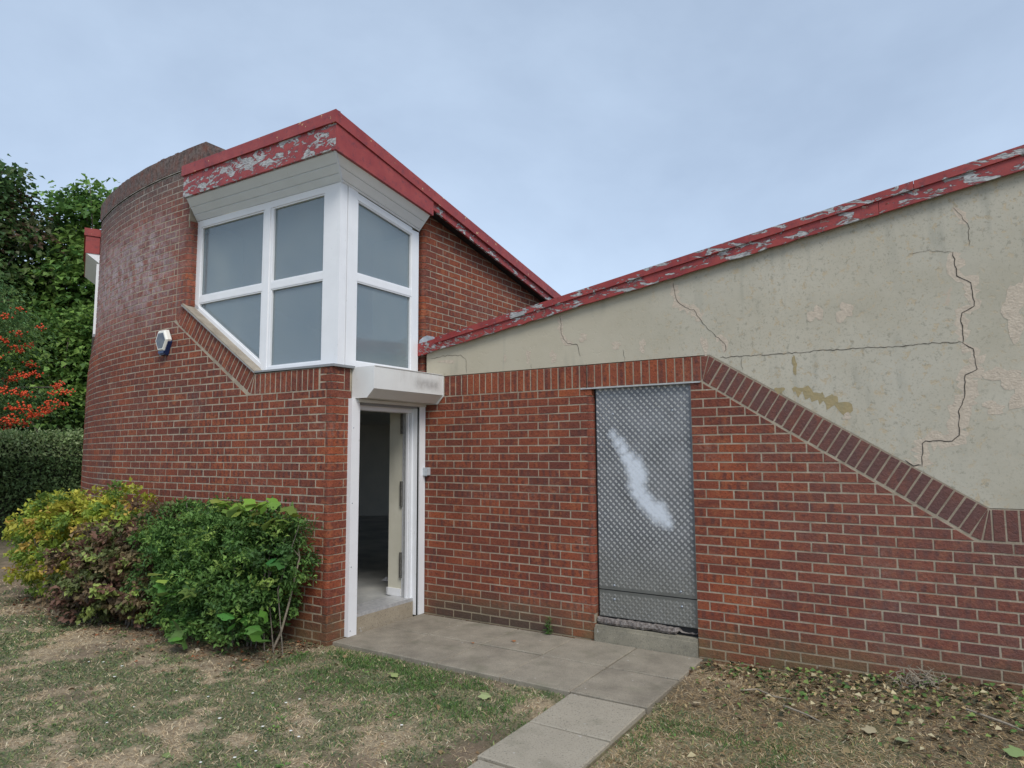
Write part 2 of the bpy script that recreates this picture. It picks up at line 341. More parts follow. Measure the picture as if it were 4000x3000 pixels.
# ------------------------------------------------------------------ wall curve (drum wall)
WX, WY = -.7015, 7.0774
def toB(x, y): dx, dy = x-WX, y-WY; return c_*dx+s_*dy, -s_*dx+c_*dy
LX, LY, LH, LS, LK_ = -1.8125, 6.2502, 2.5921, 2.2508, .1229
def Lc(t):
    a = min(t, LS); x = LX+a*math.cos(LH); y = LY+a*math.sin(LH)
    if t > LS: d = t-LS; x += (math.sin(LH)-math.sin(LH-LK_*d))/LK_; y += (math.cos(LH-LK_*d)-math.cos(LH))/LK_
    return np.array(toB(x, y))
def Lfr(t):
    h = .02; a = Lc(t-h); b = Lc(t+h); d = (b-a)/np.linalg.norm(b-a); o = Lc(t)
    return Fr((o[0], o[1], 0), (d[0], d[1], 0), (d[1], -d[0], 0) if -d[0]*1 < 0 or True else None)
_f0 = Lfr(1.0)
if _f0.W[1] > 0:
    _old = Lfr
    def Lfr(t): f = _old(t); return Fr(f.O, f.U, -f.W)
FLAT = Fr((*Lc(0), 0), Lfr(1).U, Lfr(1).W)       # straight part, u = t
FR = Fr((0, 0, 0), (1, 0, 0), (0, -1, 0))        # wing wall, u = x
XD = -.31
FD = Fr((XD, 0, 0), (0, 1, 0), (1, 0, 0))        # door return / side wall, u = y
CAMV = np.array(CAMPOS)
def inview(p, mar=40):
    d = np.array(p)-CAMV; z = d@np.array(fw)
    if z < .3: return False
    x = 2000+2630.6*(d@np.array(cr))/z; y = 1500-2630.6*(d@np.array(cu))/z
    return -mar < x < 4000+mar and -mar < y < 3000+mar

# ------------------------------------------------------------------ brick laying
DEP = .045
def brick_geo(mb, P, tint, fr=None, jit=0, dep=DEP):
    """P polygon in (u,v) already free of mortar; front at w=0"""
    fr = fr or Fr((0, 0, 0), (1, 0, 0), (0, -1, 0))
    a = sum(P[i][0]*P[(i+1) % len(P)][1]-P[(i+1) % len(P)][0]*P[i][1] for i in range(len(P)))
    if (a < 0) != fr.left: P = P[::-1]
    P = [(u+random.uniform(-.0014, .0014), v+random.uniform(-.0012, .0012)) for u, v in P]
    Q = inset(P, .0028); Q = [(u+random.uniform(-.001, .001), v+random.uniform(-.001, .001)) for u, v in Q]; n = len(P)
    vs = [fr.p(u, v, -dep) for u, v in P]+[fr.p(u, v, -.004+jit) for u, v in P]+[fr.p(u, v, jit) for u, v in Q]
    loc = [(u, v, 0) for u, v in P]*2+[(u, v, 0) for u, v in Q]
    fs = [tuple(range(2*n, 3*n))]
    for i in range(n): j = (i+1) % n; fs += [(i, j, n+j, n+i), (n+i, n+j, 2*n+j, 2*n+i)]
    mb.add(vs, fs, tint, loc)
def rt3(): return ((random.random()+random.random()*.8+.1)/1.9, random.random(), random.random())
CACHE = {}
class Wall:
    def __init__(s, obj, frfn, limit=300, join_name='brickwork'):
        s.o = obj; s.fr = frfn; s.items = []; s.limit = limit; s.jn = join_name
    def put(s, P, name='brick'):
        if area(P) < 2.5e-4 or len(P) < 3: return
        um = sum(p[0] for p in P)/len(P); vm = sum(p[1] for p in P)/len(P)
        f = s.fr(um); c = f.p(0 if f is not FR and f is not FLAT and f is not FD else um, vm)
        s.items.append((name, [(u-um, v) for u, v in P] , um, vm, f))
    def finish(s):
        def org(it): f = it[4]; return f.p(it[2], 0) if it[4] in (FR, FLAT, FD) else f.p(0, 0)
        sc = []
        for i, it in enumerate(s.items):
            o = org(it); p = V3(o[0], o[1], it[3]); d = np.linalg.norm(p-CAMV)
            vis = inview(p)
            sc.append((d if vis else 1e3+d, i))
        sc.sort(); ind = {i for d, i in sc[:s.limit] if d < 1e3}
        rest = MB()
        for i, it in enumerate(s.items):
            name, P, um, vm, f = it; o = org(it); jit = random.uniform(-.0015, .0015)
            if i in ind:
                Pl = [(round(u, 3), round(v-vm, 3)) for u, v in P]
                key = (tuple(Pl), name, f.left); lst = CACHE.setdefault(key, [])
                if len(lst) < 14:
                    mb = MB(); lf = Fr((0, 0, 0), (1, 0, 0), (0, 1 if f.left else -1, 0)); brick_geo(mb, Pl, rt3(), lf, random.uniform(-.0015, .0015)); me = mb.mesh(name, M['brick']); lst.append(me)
                else: me = random.choice(lst)
                ob = bpy.data.objects.new(name, me); COL.objects.link(ob)
                W = f.W if f.left else -f.W
                ob.matrix_world = Matrix(((f.U[0], W[0], 0, o[0]), (f.U[1], W[1], 0, o[1]), (0, 0, 1, vm), (0, 0, 0, 1)))
                ob.parent = s.o; ob.matrix_parent_inverse = Matrix()
            else:
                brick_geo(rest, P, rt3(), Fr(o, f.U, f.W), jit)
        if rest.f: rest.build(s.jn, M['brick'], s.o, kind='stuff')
def row_z(r): return 2.25-.075*r+.0045, 2.25-.075*(r-1)-.0045     # bottom, top of brick in row r
def course(wall, r, u0, u1, phase, clips=(), step=.225):
    g = .006 if wall.o.name.startswith('tower') else .0043
    """perpends at phase+n*step, clipped to u0..u1"""
    z0, z1 = row_z(r); n = math.floor((u0-phase)/step)
    while phase+n*step < u1-1e-4:
        a = max(u0, phase+n*step); b = min(u1, phase+(n+1)*step); n += 1
        if b-a < .03: continue
        P = [(a+g, z0), (b-g, z0), (b-g, z1), (a+g, z1)]
        for c in clips:
            P = clip(P, *c)
            if len(P) < 3: break
        if len(P) >= 3 and area(P) > 4e-4: wall.put(P)
def soldiers(wall, o0, o1, i0, i1, n, name='soldier_brick', g=.005):
    """n bricks between outer edge o0->o1 and inner edge i0->i1"""
    o0, o1, i0, i1 = (np.array(x, float) for x in (o0, o1, i0, i1))
    for k in range(n):
        a, b = k/n, (k+1)/n
        P = [tuple(i0+(i1-i0)*a), tuple(i0+(i1-i0)*b), tuple(o0+(o1-o0)*b), tuple(o0+(o1-o0)*a)]
        Q = []
        for p in P:
            if not Q or math.hypot(p[0]-Q[-1][0], p[1]-Q[-1][1]) > .004: Q.append(p)
        if math.hypot(Q[0][0]-Q[-1][0], Q[0][1]-Q[-1][1]) < .004: Q.pop()
        Q = inset(Q, g)
        wall.put(Q, name)
def prism_brick(parent, plan, z0, z1, name='bullnose_brick', u0=0):
    """curved-end brick from a plan outline (open back allowed)"""
    n = len(plan); mb = MB(); cx = sum(p[0] for p in plan)/n; cy = sum(p[1] for p in plan)/n; zc = (z0+z1)/2
    ar = sum(plan[i][0]*plan[(i+1) % n][1]-plan[(i+1) % n][0]*plan[i][1] for i in range(n))
    if ar < 0: plan = plan[::-1]
    vs = []; b = .003
    for z, k in ((z0, .985), (z0+b, 1), (z1-b, 1), (z1, .985)): vs += [((x-cx)*k, (y-cy)*k, z-zc) for x, y in plan]
    fs = [tuple(range(n-1, -1, -1)), tuple(range(3*n, 4*n))]
    for q in range(3): fs += [(q*n+i, q*n+(i+1) % n, (q+1)*n+(i+1) % n, (q+1)*n+i) for i in range(n)]
    mb.add(vs, fs, rt3(), [(v[0]+v[1], v[2], 0) for v in vs]); o = mb.build(name, M['brick'], parent); o.location = (cx, cy, zc); return o
def bull(x0, y0, x1, y1, corner, rad, n=5):
    """rectangle plan with one rounded corner. corner=(sx,sy) sign of the rounded corner"""
    sx, sy = corner; cxr = (x1 if sx > 0 else x0)-sx*rad; cyr = (y1 if sy > 0 else y0)-sy*rad
    arc = [(cxr+sx*rad*math.cos(a), cyr+sy*rad*math.sin(a)) for a in [math.pi/2*k/n for k in range(n+1)]]
    xo = x0 if sx > 0 else x1; yo = y0 if sy > 0 else y1; xf = x1 if sx > 0 else x0; yf = y1 if sy > 0 else y0
    return [(xf, yo)]+arc+[(xo, yf), (xo, yo)]

BLD = empty('brick_building', (0, 0, 0), 'red brick building with a curved drum wall, red fascias, corner window and low wing', 'building')

# ================================================================== WING WALL (right)
SL = .650; DX0, DX1, DZ = 1.70, 2.615, 2.25
def zin(x): return 2.25-SL*(x-2.715) if x > 2.715 else 2.25
wm = MB()
wm.slab(FR, [(-.31, -.25), (DX0-.05, -.25), (DX0-.05, 2.46), (-.31, 2.46)], -.1, -.0028)
def mpost(mb, plan, z0, z1):
    n = len(plan); ar = sum(plan[i][0]*plan[(i+1) % n][1]-plan[(i+1) % n][0]*plan[i][1] for i in range(n))
    if ar < 0: plan = plan[::-1]
    mb.add([(x, y, z0) for x, y in plan]+[(x, y, z1) for x, y in plan], [tuple(range(n-1, -1, -1)), tuple(range(n, 2*n))]+[(i, (i+1) % n, n+(i+1) % n, n+i) for i in range(n)])
mpost(wm, bull(DX0-.06, .0065, DX0-.0045, .0995, (1, -1), .042), .3, 2.24)
mpost(wm, [(DX0-.06, .0065), (DX0-.0045, .0065), (DX0-.0045, .0995), (DX0-.06, .0995)], -.25, .3)
wm.slab(FR, [(DX0-.06, 2.24), (DX0, 2.24), (DX0, 2.46), (DX0-.06, 2.46)], -.1, -.0028)
wm.slab(FR, [(DX0-.004, 2.25), (DX1+.004, 2.25), (DX1+.004, 2.46), (DX0-.004, 2.46)], -.1, -.0028)
wm.slab(FR, [(DX1+.004, -.25), (7.2, -.25), (7.2, 1.26), (4.634, 1.273), (2.789, 2.466), (DX1+.004, 2.455)], -.1, -.0028)
wing = wm.build('wing_wall', M['mortar'], BLD)
WW = Wall(wing, lambda u: FR, 300)
for r in range(1, 33):
    odd = r % 2
    course(WW, r, -.30, DX0-.05 if r < 27 and r > 1 else DX0, 0 if odd else .1125-.225)
    ph = (2.7216 if odd else 2.609)
    z0, z1 = row_z(r)
    cl = [(SL, 1, 2.25+SL*2.715-.012)] if z0 > 1.03 else []
    if z1 < 1.07: cl = []
    else: cl = [(SL, 1, 2.25+SL*2.715-.010)] if z0 > 1.045 else []
    course(WW, r, DX1, 7.0, ph, cl)
for k in range(12):   # rows partly under the low band are clipped to 1.045
    pass
# bullnose jamb bricks left of the plated door: the last 50 mm + return
for r in range(2, 27):
    z0, z1 = row_z(r); odd = r % 2
# replace clipped ends by rounded end pieces
for r in range(2, 27):
    z0, z1 = row_z(r)
    prism_brick(wing, bull(DX0-.0555, -.0005, DX0, .10, (1, -1), .045), z0, z1)
for r in (1, *range(27, 31)):
    z0, z1 = row_z(r); prism_brick(wing, [(DX0-.004, .047), (DX0-.0005, .047), (DX0-.0005, .1), (DX0-.004, .1)], z0, z1, 'jamb_brick')
# soldier course
soldiers(WW, (-.02, 2.465), (2.715, 2.465), (-.02, 2.25), (2.715, 2.25), 36)
WW.put([(-.30, 2.255), (-.235, 2.255), (-.235, 2.46), (-.30, 2.46)], 'soldier_brick')
WW.put([(-.225, 2.255), (-.16, 2.255), (-.16, 2.46), (-.225, 2.46)], 'soldier_brick')
WW.put([(-.15, 2.255), (-.10, 2.255), (-.10, 2.46), (-.15, 2.46)], 'soldier_brick'); WW.put([(-.09, 2.255), (-.025, 2.255), (-.025, 2.46), (-.09, 2.46)], 'soldier_brick')
sn, cs = math.sin(math.atan(SL)), math.cos(math.atan(SL)); bw = .2150
pv = (2.715, 2.25); e1 = (2.715, 2.465); e2 = (2.715+bw*sn, 2.25+bw*cs); mid = (2.715+.065, 2.466)
WW.put([(2.7195, 2.262), (2.7235, 2.262), (2.775, 2.459), (2.7195, 2.459)], 'soldier_brick'); WW.put([(2.7275, 2.263), (2.733, 2.259), (2.826, 2.433), (2.784, 2.457)], 'soldier_brick')
end = (4.63, 1.272); iend = (4.63-bw*sn, 1.272-bw*cs)
soldiers(WW, e2, end, pv, iend, 29)
m2 = (4.578, 1.05)
WW.put([(4.618, 1.262), (4.6225, 1.260), (4.574, 1.060), (4.520, 1.086)], 'soldier_brick'); WW.put([(4.628, 1.262), (4.635, 1.262), (4.635, 1.060), (4.583, 1.060)], 'soldier_brick')
soldiers(WW, (4.64, 1.27), (7.09, 1.27), (4.64, 1.055), (7.09, 1.055), 33)
WW.finish()

# render panel above the band, cracks and bared patches
rp = MB(); def_top = lambda x: 2.715+.158*(x+.36)
rp.slab(FR, [(-.262, 2.468), (2.79, 2.468), (4.632, 1.276), (7.2, 1.276), (7.2, def_top(7.2)+.06), (-.262, def_top(-.262)+.06)], -.1, -.004)
ren = rp.build('render_panel', M['render'], BLD)
def jag(pts, k=5, a=.007):
    o = []
    for i in range(len(pts)-1):
        p, q = pts[i], pts[i+1]
        ln = math.hypot(q[0]-p[0], q[1]-p[1]); kk = max(1, int(ln/.022)); a = min(a, ln*.12)
        for j in range(kk):
            t = j/kk; o.append((p[0]+(q[0]-p[0])*t+random.uniform(-a, a), p[1]+(q[1]-p[1])*t+random.uniform(-a, a)))
    o.append(pts[-1]); return o
def ribbon(mb, pts, wd, w, var=.5):
    L = []; Rr = []
    for i, p in enumerate(pts):
        a = pts[max(i-1, 0)]; b = pts[min(i+1, len(pts)-1)]; d = np.array(b)-np.array(a); d = d/(np.linalg.norm(d)+1e-9); n = np.array([-d[1], d[0]])
        h = wd*random.uniform(1-var, 1+var)/2; h2 = wd*random.uniform(1-var, 1+var)/2
        if i in (0, len(pts)-1): h *= .3; h2 *= .3
        L.append(np.array(p)+n*h); Rr.append(np.array(p)-n*h2)
    for i in range(len(pts)-1):
        w_ = w+(i % 24)*2.5e-5; 
        for q_, T3 in enumerate(((L[i], L[i+1], Rr[i+1]), (L[i], Rr[i+1], Rr[i]))):
            cr_ = (T3[1][0]-T3[0][0])*(T3[2][1]-T3[0][1])-(T3[1][1]-T3[0][1])*(T3[2][0]-T3[0][0])
            if cr_ < 0: T3 = T3[::-1]
            mb.add([FR.p(*p_, w_+q_*1.2e-5) for p_ in T3], [(0, 1, 2)])
CR = [[(2.49, 3.13), (2.51, 3.0), (2.53, 2.94), (2.6, 2.89), (2.67, 2.86), (2.73, 2.76), (2.78, 2.69), (2.85, 2.62), (2.9, 2.57), (2.93, 2.52), (2.91, 2.475)],
      [(2.88, 2.435), (3.35, 2.43), (3.75, 2.43), (4.12, 2.42), (4.46, 2.42), (4.55, 2.41)],
      [(4.55, 2.41), (4.55, 2.58), (4.56, 2.62), (4.63, 2.66), (4.63, 2.74), (4.62, 2.83), (4.54, 2.88), (4.54, 2.96), (4.53, 3.06)],
      [(4.55, 2.41), (4.58, 2.38), (4.61, 2.36), (4.62, 2.22), (4.55, 2.18), (4.54, 2.03), (4.5, 1.93), (4.49, 1.77), (4.45, 1.73), (4.29, 1.73), (4.27, 1.71), (4.26, 1.55)],
      [(4.26, 1.56), (4.21, 1.555), (4.16, 1.595)], [(4.53, 3.06), (4.39, 3.09), (4.26, 3.09)], [(4.63, 3.09), (4.63, 3.24), (4.59, 3.31), (4.55, 3.38)],
      [(1.38, 2.96), (1.39, 2.78), (1.44, 2.69), (1.51, 2.67), (1.56, 2.67), (1.59, 2.55)], [(-.2, 2.67), (.04, 2.685), (.21, 2.67), (.26, 2.63), (.27, 2.48)], [(3.05, 2.43), (3.05, 2.31)], [(1.05, 2.52), (1.06, 2.475)], [(2.02, 2.58), (2.03, 2.475)]]
for i, p in enumerate(CR): cm = MB(); ribbon(cm, jag(p), (.0035, .004, .0055, .0055, .008, .0022, .003, .004, .0035, .0025, .003, .003)[i], -.0018); cm.build('crack', M['crack'], ren)
def blob(mb, cx, cy, rx, ry, w, n=22):
    ph = [random.uniform(0, 6.28) for _ in range(4)]
    P = []
    for k in range(n):
        t = 2*math.pi*k/n; r = 1+.28*math.sin(2*t+ph[0])+.2*math.sin(3*t+ph[1])+.16*math.sin(5*t+ph[2])+random.uniform(-.12, .12); P.append(FR.p(cx+rx*r*math.cos(t), cy+ry*r*math.sin(t), w))
    c = FR.p(cx, cy, w); mb.add([c]+P, [(0, i+1, (i+1) % n+1) for i in range(n)])
for qi_, (pts, wd, mt) in enumerate(((CR[3][2:], .095, 'flake'), (CR[2], .07, 'flake'), (CR[0][:6], .07, 'flake'), (CR[0][7:], .05, 'flake'), (CR[7][:4], .05, 'flake'), (CR[3][:3], .07, 'flake'), (CR[6][1:], .05, 'flake'), (CR[4], .05, 'flake'),
                    ([(3.42, 2.13), (3.5, 2.14), (3.58, 2.08), (3.7, 2.03), (3.83, 1.95)], .075, 'ochre'))):
    f = MB(); ribbon(f, jag(pts, 6, .012), wd, -.0036+.00004*qi_, .75); f.build('bare_patch', M[mt], ren)
for cx, cy, rx, ry, mt in ((1.62, 2.72, .045, .035, 'flake'), (1.30, 2.57, .04, .05, 'flake'), (1.02, 2.60, .03, .05, 'flake'), (.02, 2.62, .09, .02, 'flake'), (2.2, 2.6, .035, .05, 'flake'), (1.95, 2.62, .05, .03, 'flake'),
                           (3.62, 2.72, .05, .06, 'flake'), (3.82, 2.71, .06, .06, 'flake'), (2.75, 2.55, .03, .07, 'flake'), (4.85, 2.6, .07, .16, 'flake'), (4.95, 2.75, .06, .06, 'flake'), (4.78, 2.15, .10, .07, 'flake'), (4.9, 2.02, .09, .10, 'flake'),
                           (3.33, 2.14, .03, .03, 'ochre'), (3.45, 2.33, .018, .06, 'ochre'), (.75, 2.6, .02, .03, 'flake'), (4.7, 1.95, .06, .04, 'flake'), (3.8, 1.92, .03, .02, 'flake')):
    f = MB(); blob(f, cx, cy, rx, ry, -.0027+.0003*((cx*7.3) % 1)); f.build('bare_patch', M[mt], ren)

# wing roof, fascia, cap
top = lambda x: 2.88+.1637*(x+.1); bot = lambda x: 2.70+.158*(x+.36); midl = lambda x: top(x)-.062
rf = MB(); rf.slab(FR, [(-.3, midl(-.3)-.05), (7.4, midl(7.4)-.05), (7.4, top(7.4)-.01), (-.3, top(-.3)-.01)], -6.0, .025); wroof = rf.build('wing_roof', M['roof'], BLD)
for a, b in ((-.36, 4.09), (4.093, 7.4)):
    f = MB(); P = [(a, bot(a)+(.004 if a > 0 else 0)), (b, bot(b)), (b, midl(b)+.01), (a, midl(a)+.01 if a > 0 else 2.83)]
    if a < 0:   # broken lower edge
        e = [(a+(b-a)*i/40, bot(a+(b-a)*i/40)+(random.uniform(-.006, .006) if 0 < i < 40 else 0)) for i in range(41)]; P = e+[(b, midl(b)+.01), (a, 2.83)]
    f.slab(FR, P, .028, .05); f.build('fascia_board', M['wing'], wroof)
for a, b in ((-.1, 4.32), (4.323, 7.4)):
    f = MB(); f.slab(FR, [(a, midl(a)), (b, midl(b)), (b, top(b)), (a, top(a))], .027, .066); f.build('roof_cap', M['wing'], wroof)
fl = MB()   # loose curled paint flakes along the fascia
for _ in range(90):
    x = random.choice([random.uniform(-.33, .5), random.uniform(.3, 4.6)]); z = random.uniform(bot(x)+.01, midl(x)-.01); s = random.uniform(.008, .026); a = random.uniform(-.3, .5)
    ca, sa = math.cos(a), math.sin(a); q = lambda u, v, w: FR.p(x+u*ca-v*sa, z+u*sa+v*ca, .0505+w)
    fl.add([q(-s, -s*.3, 0), q(s, -s*.35, 0), q(s*.7, s*.4, s*.35), q(-s*.8, s*.45, s*.5)], [(0, 1, 2, 3)])
fl.build('paint_flakes', simple('flake_grey', (.42, .40, .38), .8, (.30, .06, .05), 30), wroof, kind='stuff')
ld = MB()
prof = [(-.33, 2.83), (-.325, 2.87), (-.28, 2.90), (-.22, 2.915), (-.16, 2.90), (-.11, 2.862), (-.2, 2.838)]
ld.slab(FR, prof, -.10, .045); ld.build('lead_flashing', M['lead'], wroof)

# ================================================================== PLATED DOOR
dr = bpy.data.objects.new('metal_door', None); COL.objects.link(dr); dr.parent = BLD; dr['label'] = 'doorway closed off with aluminium tread plate'
mb = MB(); mb.box(DX0, DX1, .062, .09, .1, 2.25); mb.build('backing', M['dark'], dr)
def plate(name, z0, z1):
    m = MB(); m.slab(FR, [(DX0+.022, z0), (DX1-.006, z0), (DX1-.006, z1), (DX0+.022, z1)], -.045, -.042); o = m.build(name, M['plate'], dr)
    t = MB(); a = .0285; j0 = int(z0/a)+1
    for j in range(j0, int(z1/a)+1):
        for i in range(0, 33):
            x = DX0+.022+.014+i*a*.985; z = j*a
            if x > DX1-.02 or z > z1-.012 or z < z0+.012: continue
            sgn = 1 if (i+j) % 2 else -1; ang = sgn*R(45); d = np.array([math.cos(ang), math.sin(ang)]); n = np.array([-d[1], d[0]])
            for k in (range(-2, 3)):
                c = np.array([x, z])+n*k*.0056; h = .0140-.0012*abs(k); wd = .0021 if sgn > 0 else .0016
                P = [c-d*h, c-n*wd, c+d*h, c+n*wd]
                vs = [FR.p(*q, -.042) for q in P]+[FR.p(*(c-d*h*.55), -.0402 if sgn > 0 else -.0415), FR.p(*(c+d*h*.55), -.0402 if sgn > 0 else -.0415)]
                t.add(vs, [(0, 1, 4), (1, 5, 4), (1, 2, 5), (2, 3, 5), (3, 4, 5), (3, 0, 4)], (1, 0, 0) if sgn > 0 else (.5, 0, 0))  # tint paints the light's glint on rising bars, others stay dull
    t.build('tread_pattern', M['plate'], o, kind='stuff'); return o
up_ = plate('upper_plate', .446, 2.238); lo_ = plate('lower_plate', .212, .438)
def dome(mb, c, r, ax=(0, -1, 0), n=10):
    ax = np.array(ax, float); a = np.cross(ax, V3(.2, .3, .9)); a /= np.linalg.norm(a); b = np.cross(ax, a); vs = []; fs = []
    for q in range(3):
        el = q*math.pi/6
        for k in range(n): t = 2*math.pi*k/n; vs.append(np.array(c)+(a*math.cos(t)+b*math.sin(t))*r*math.cos(el)+ax*r*.7*math.sin(el))
    vs.append(np.array(c)+ax*r*.7)
    for q in range(2): fs += [(q*n+k, q*n+(k+1) % n, (q+1)*n+(k+1) % n, (q+1)*n+k) for k in range(n)]
    fs += [(2*n+k, 2*n+(k+1) % n, 3*n) for k in range(n)]; mb.add(vs, fs)
for x, z, pr in ((1.885, 2.0, up_), (2.441, 2.014, up_), (1.867, .484, up_), (2.47, .492, up_), (1.866, .364, lo_), (2.476, .371, lo_)):
    m = MB(); dome(m, (x, .042, z), .012); m.build('bolt', M['bolt'], pr, True)
m = MB(); m.box(DX0-.11, DX1+.09, -.012, .05, 2.238, 2.249); m.build('lintel_strip', M['alu'], dr)
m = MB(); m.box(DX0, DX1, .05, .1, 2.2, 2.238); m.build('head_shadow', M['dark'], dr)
# rotten timber sill
m = MB(); n = 34; fr_ = [];
for i in range(n+1):
    x = DX0+.01+(DX1-DX0-.02)*i/n; k = i/n; z0 = .145+random.uniform(-.004, .006)+(.018 if k > .82 else 0); z1 = .198+random.uniform(-.008, .004)-(.03 if k > .84 else 0); y = random.uniform(-.002, .012)+(.03 if k > .82 else 0)
    fr_.append([(x, y+.012, z0), (x, y, (z0*.6+z1*.4)), (x, y+.003, z1), (x, .06, z1+.003), (x, .06, z0)])
for i in range(n):
    m.add(fr_[i]+fr_[i+1], [(0, 1, 6, 5), (1, 2, 7, 6), (2, 3, 8, 7)])
m.build('rotten_sill', M['rot'], dr)
m = MB(); m.box(DX0-.008, DX1+.0, -.018, .1, -.03, .112); m.slab(Fr((0, 0, 0), (1, 0, 0), (0, -1, 0)), [(DX0-.006, .112), (DX1-.002, .112), (DX1-.002, .137), (DX0-.006, .137)], -.1, .004)
m.build('concrete_step', M['step'], dr)

# ================================================================== TOWER (drum) WALL
TM = 9.6
def lwall_poly(mb, poly_fn_list):
    pass
tm = MB()
SLL = .657
def low_lim(t):   # top of solid wall below openings as function of t
    if t < .93: return 2.46
    if t < 2.154: return 2.46+SLL*(t-.905)-.005
    return None
ts = [-.11, .90]+[.93+.1224*i for i in range(11)]+[2.16, 2.25]+[2.25+.1*i for i in range(1, 27)]+[4.86+.12*i for i in range(0, 41)]
for a, b in zip(ts[:-1], ts[1:]):
    if b-a < 1e-3: continue
    fa, fb = Lfr(a), Lfr(b)
    def top_at(t, left):
        if t <= .901: return 2.46
        if t < 2.159: return 2.46+SLL*(t-.9)-.005
        if t < 4.859 or (left and abs(t-4.86) < 1e-6 and False): return 4.885
        return max(3.28-.657*(t-4.9), 1.9)
    for (za, zb) in [((-.25, top_at((a+b)/2 if a >= 2.15 else a, 0)), (-.25, top_at((a+b)/2 if a >= 2.15 else b, 0)))]:
        if a >= 4.859: za = (-.25, top_at(a, 0)); zb = (-.25, top_at(b, 0))
        pa = [fa.p(0, za[0], -.0020), fa.p(0, za[1], -.0020), fa.p(0, za[1], -.3), fa.p(0, za[0], -.3)]
        pb = [fb.p(0, zb[0], -.0020), fb.p(0, zb[1], -.0020), fb.p(0, zb[1], -.3), fb.p(0, zb[0], -.3)]
        tm.add(pa+pb, [(0, 1, 5, 4), (1, 2, 6, 5), (2, 3, 7, 6), (0, 3, 2, 1), (4, 5, 6, 7)])
mpost(tm, [tuple(FLAT.p(u, 0, w_)[:2]) for u, w_ in [(2.298, -.0045)]+[(2.111+.046-.046*math.sin(q), -.0055-.046+.046*math.cos(q)) for q in [math.pi/2*k/5 for k in range(6)]]+[(2.111, -.12), (2.298, -.12)]], 3.27, 4.27)
# parapet above the window head
for a, b, zb_ in ((1.86, 2.0, 4.46), (2.0, 2.12, 4.46), (2.12, 2.16, 4.2)):
    fa, fb = Lfr(a), Lfr(b); tm.add([fa.p(0, zb_, -.006), fa.p(0, 4.885, -.006), fa.p(0, 4.885, -.33), fa.p(0, zb_, -.33), fb.p(0, zb_, -.006), fb.p(0, 4.885, -.006), fb.p(0, 4.885, -.33), fb.p(0, zb_, -.33)], [(0, 1, 5, 4), (1, 2, 6, 5), (2, 3, 7, 6), (0, 3, 2, 1), (0, 4, 7, 3), (4, 5, 6, 7)])
# door return mortar and core
tm.slab(FD, [(-1.23, -.25), (-1.04, -.25), (-1.04, 2.46), (-1.23, 2.46)], -.25, -.0028)
_y = FLAT.p(-.15, 0)[1]
mpost(tm, bull(-.42, _y+.0065, XD-.006, -1.2, (1, -1), .042), .375, 2.17)
mpost(tm, [(-.42, _y+.0065), (XD-.006, _y+.0065), (XD-.006, -1.2), (-.42, -1.2)], -.25, .375); mpost(tm, [(-.42, _y+.0065), (XD-.006, _y+.0065), (XD-.006, -1.2), (-.42, -1.2)], 2.17, 2.46)
tower = tm.build('tower_wall', M['mortar'], BLD, label='curved red brick drum wall with dark soot-stained coping')
def LF(u): return FLAT if u < 2.2 else Lfr(u)
LW = Wall(tower, LF, 300)
IC = (1.02, 2.262)      # inner corner of the sloping soldier band
for r in range(-34, 33):
    z0, z1 = row_z(r); ph = -.1125 if r % 2 else 0.0
    far = [(.657, 1, 3.29+.657*4.9)] if z1 > 1.9 and z0 < 3.29 else []
    tr = TM if z1 < 1.95 else min(TM, 4.9+(3.29-z0)/.657) if z0 < 3.29 else 4.9
    if z1 <= 2.26: course(LW, r, ph if r % 2 else 0, tr, ph, far)
    elif z1 < 3.15: course(LW, r, 1.0, tr, ph, [(-.6836, 1, 2.262-.6836*1.02-.012)]+far)
    elif z1 < 4.28:
        course(LW, r, 2.30, tr, ph, far)
        f = FLAT
        # rounded jamb brick
        a = 2.105; b = 2.295; P = []
        prof = [(b, -.0)]+[(a+.05-.05*math.sin(q), -.05+.05*math.cos(q)) for q in [math.pi/2*k/5 for k in range(6)]]+[(a, -.12), (b, -.12)]
        plan = [tuple(FLAT.p(u, 0, w)[:2]) for u, w in prof]; prism_brick(tower, plan, z0, z1)
    else: course(LW, r, 1.86 if z0 > 4.44 else 2.12, 4.9, ph)
# rounded corner by the doorway
for r in range(1, 33):
    z0, z1 = row_z(r); A = FLAT
    tl = -.1125 if r % 2 else 0.0; yd = -1.043 if r % 2 else -1.124; rad = .045 if 2 <= r <= 25 else .004
    p0 = A.p(tl-.005, 0)[:2]; yf = A.p(-.15, 0)[1]
    plan = [(p0[0], yf-.0005)]+[(XD-rad+rad*math.sin(q), yf+rad-rad*math.cos(q)) for q in [math.pi/2*k/5 for k in range(6)]]+[(XD, yd-.005), (XD-.05, yd-.005), (p0[0], yf+.05)]
    prism_brick(tower, plan, z0, z1, 'corner_brick')
    if r % 2 == 0: prism_brick(tower, [(XD, yd+.005), (XD, -1.043), (XD-.05, -1.043), (XD-.05, yd+.005)], z0, z1, 'corner_brick')
for k in range(3):
    z0 = 2.255+k*.0715; z1 = z0+.0625; yf = FLAT.p(-.15, 0)[1]; xl = FLAT.p(-.02, 0)[0]
    prism_brick(tower, [(xl, yf), (XD, yf), (XD, -1.14), (XD-.05, -1.14), (xl, yf+.05)], z0, z1, 'corner_brick')
prism_brick(tower, [(XD, -1.13), (XD, -1.065), (XD-.05, -1.065), (XD-.05, -1.13)], 2.255, 2.458, 'soldier_brick')
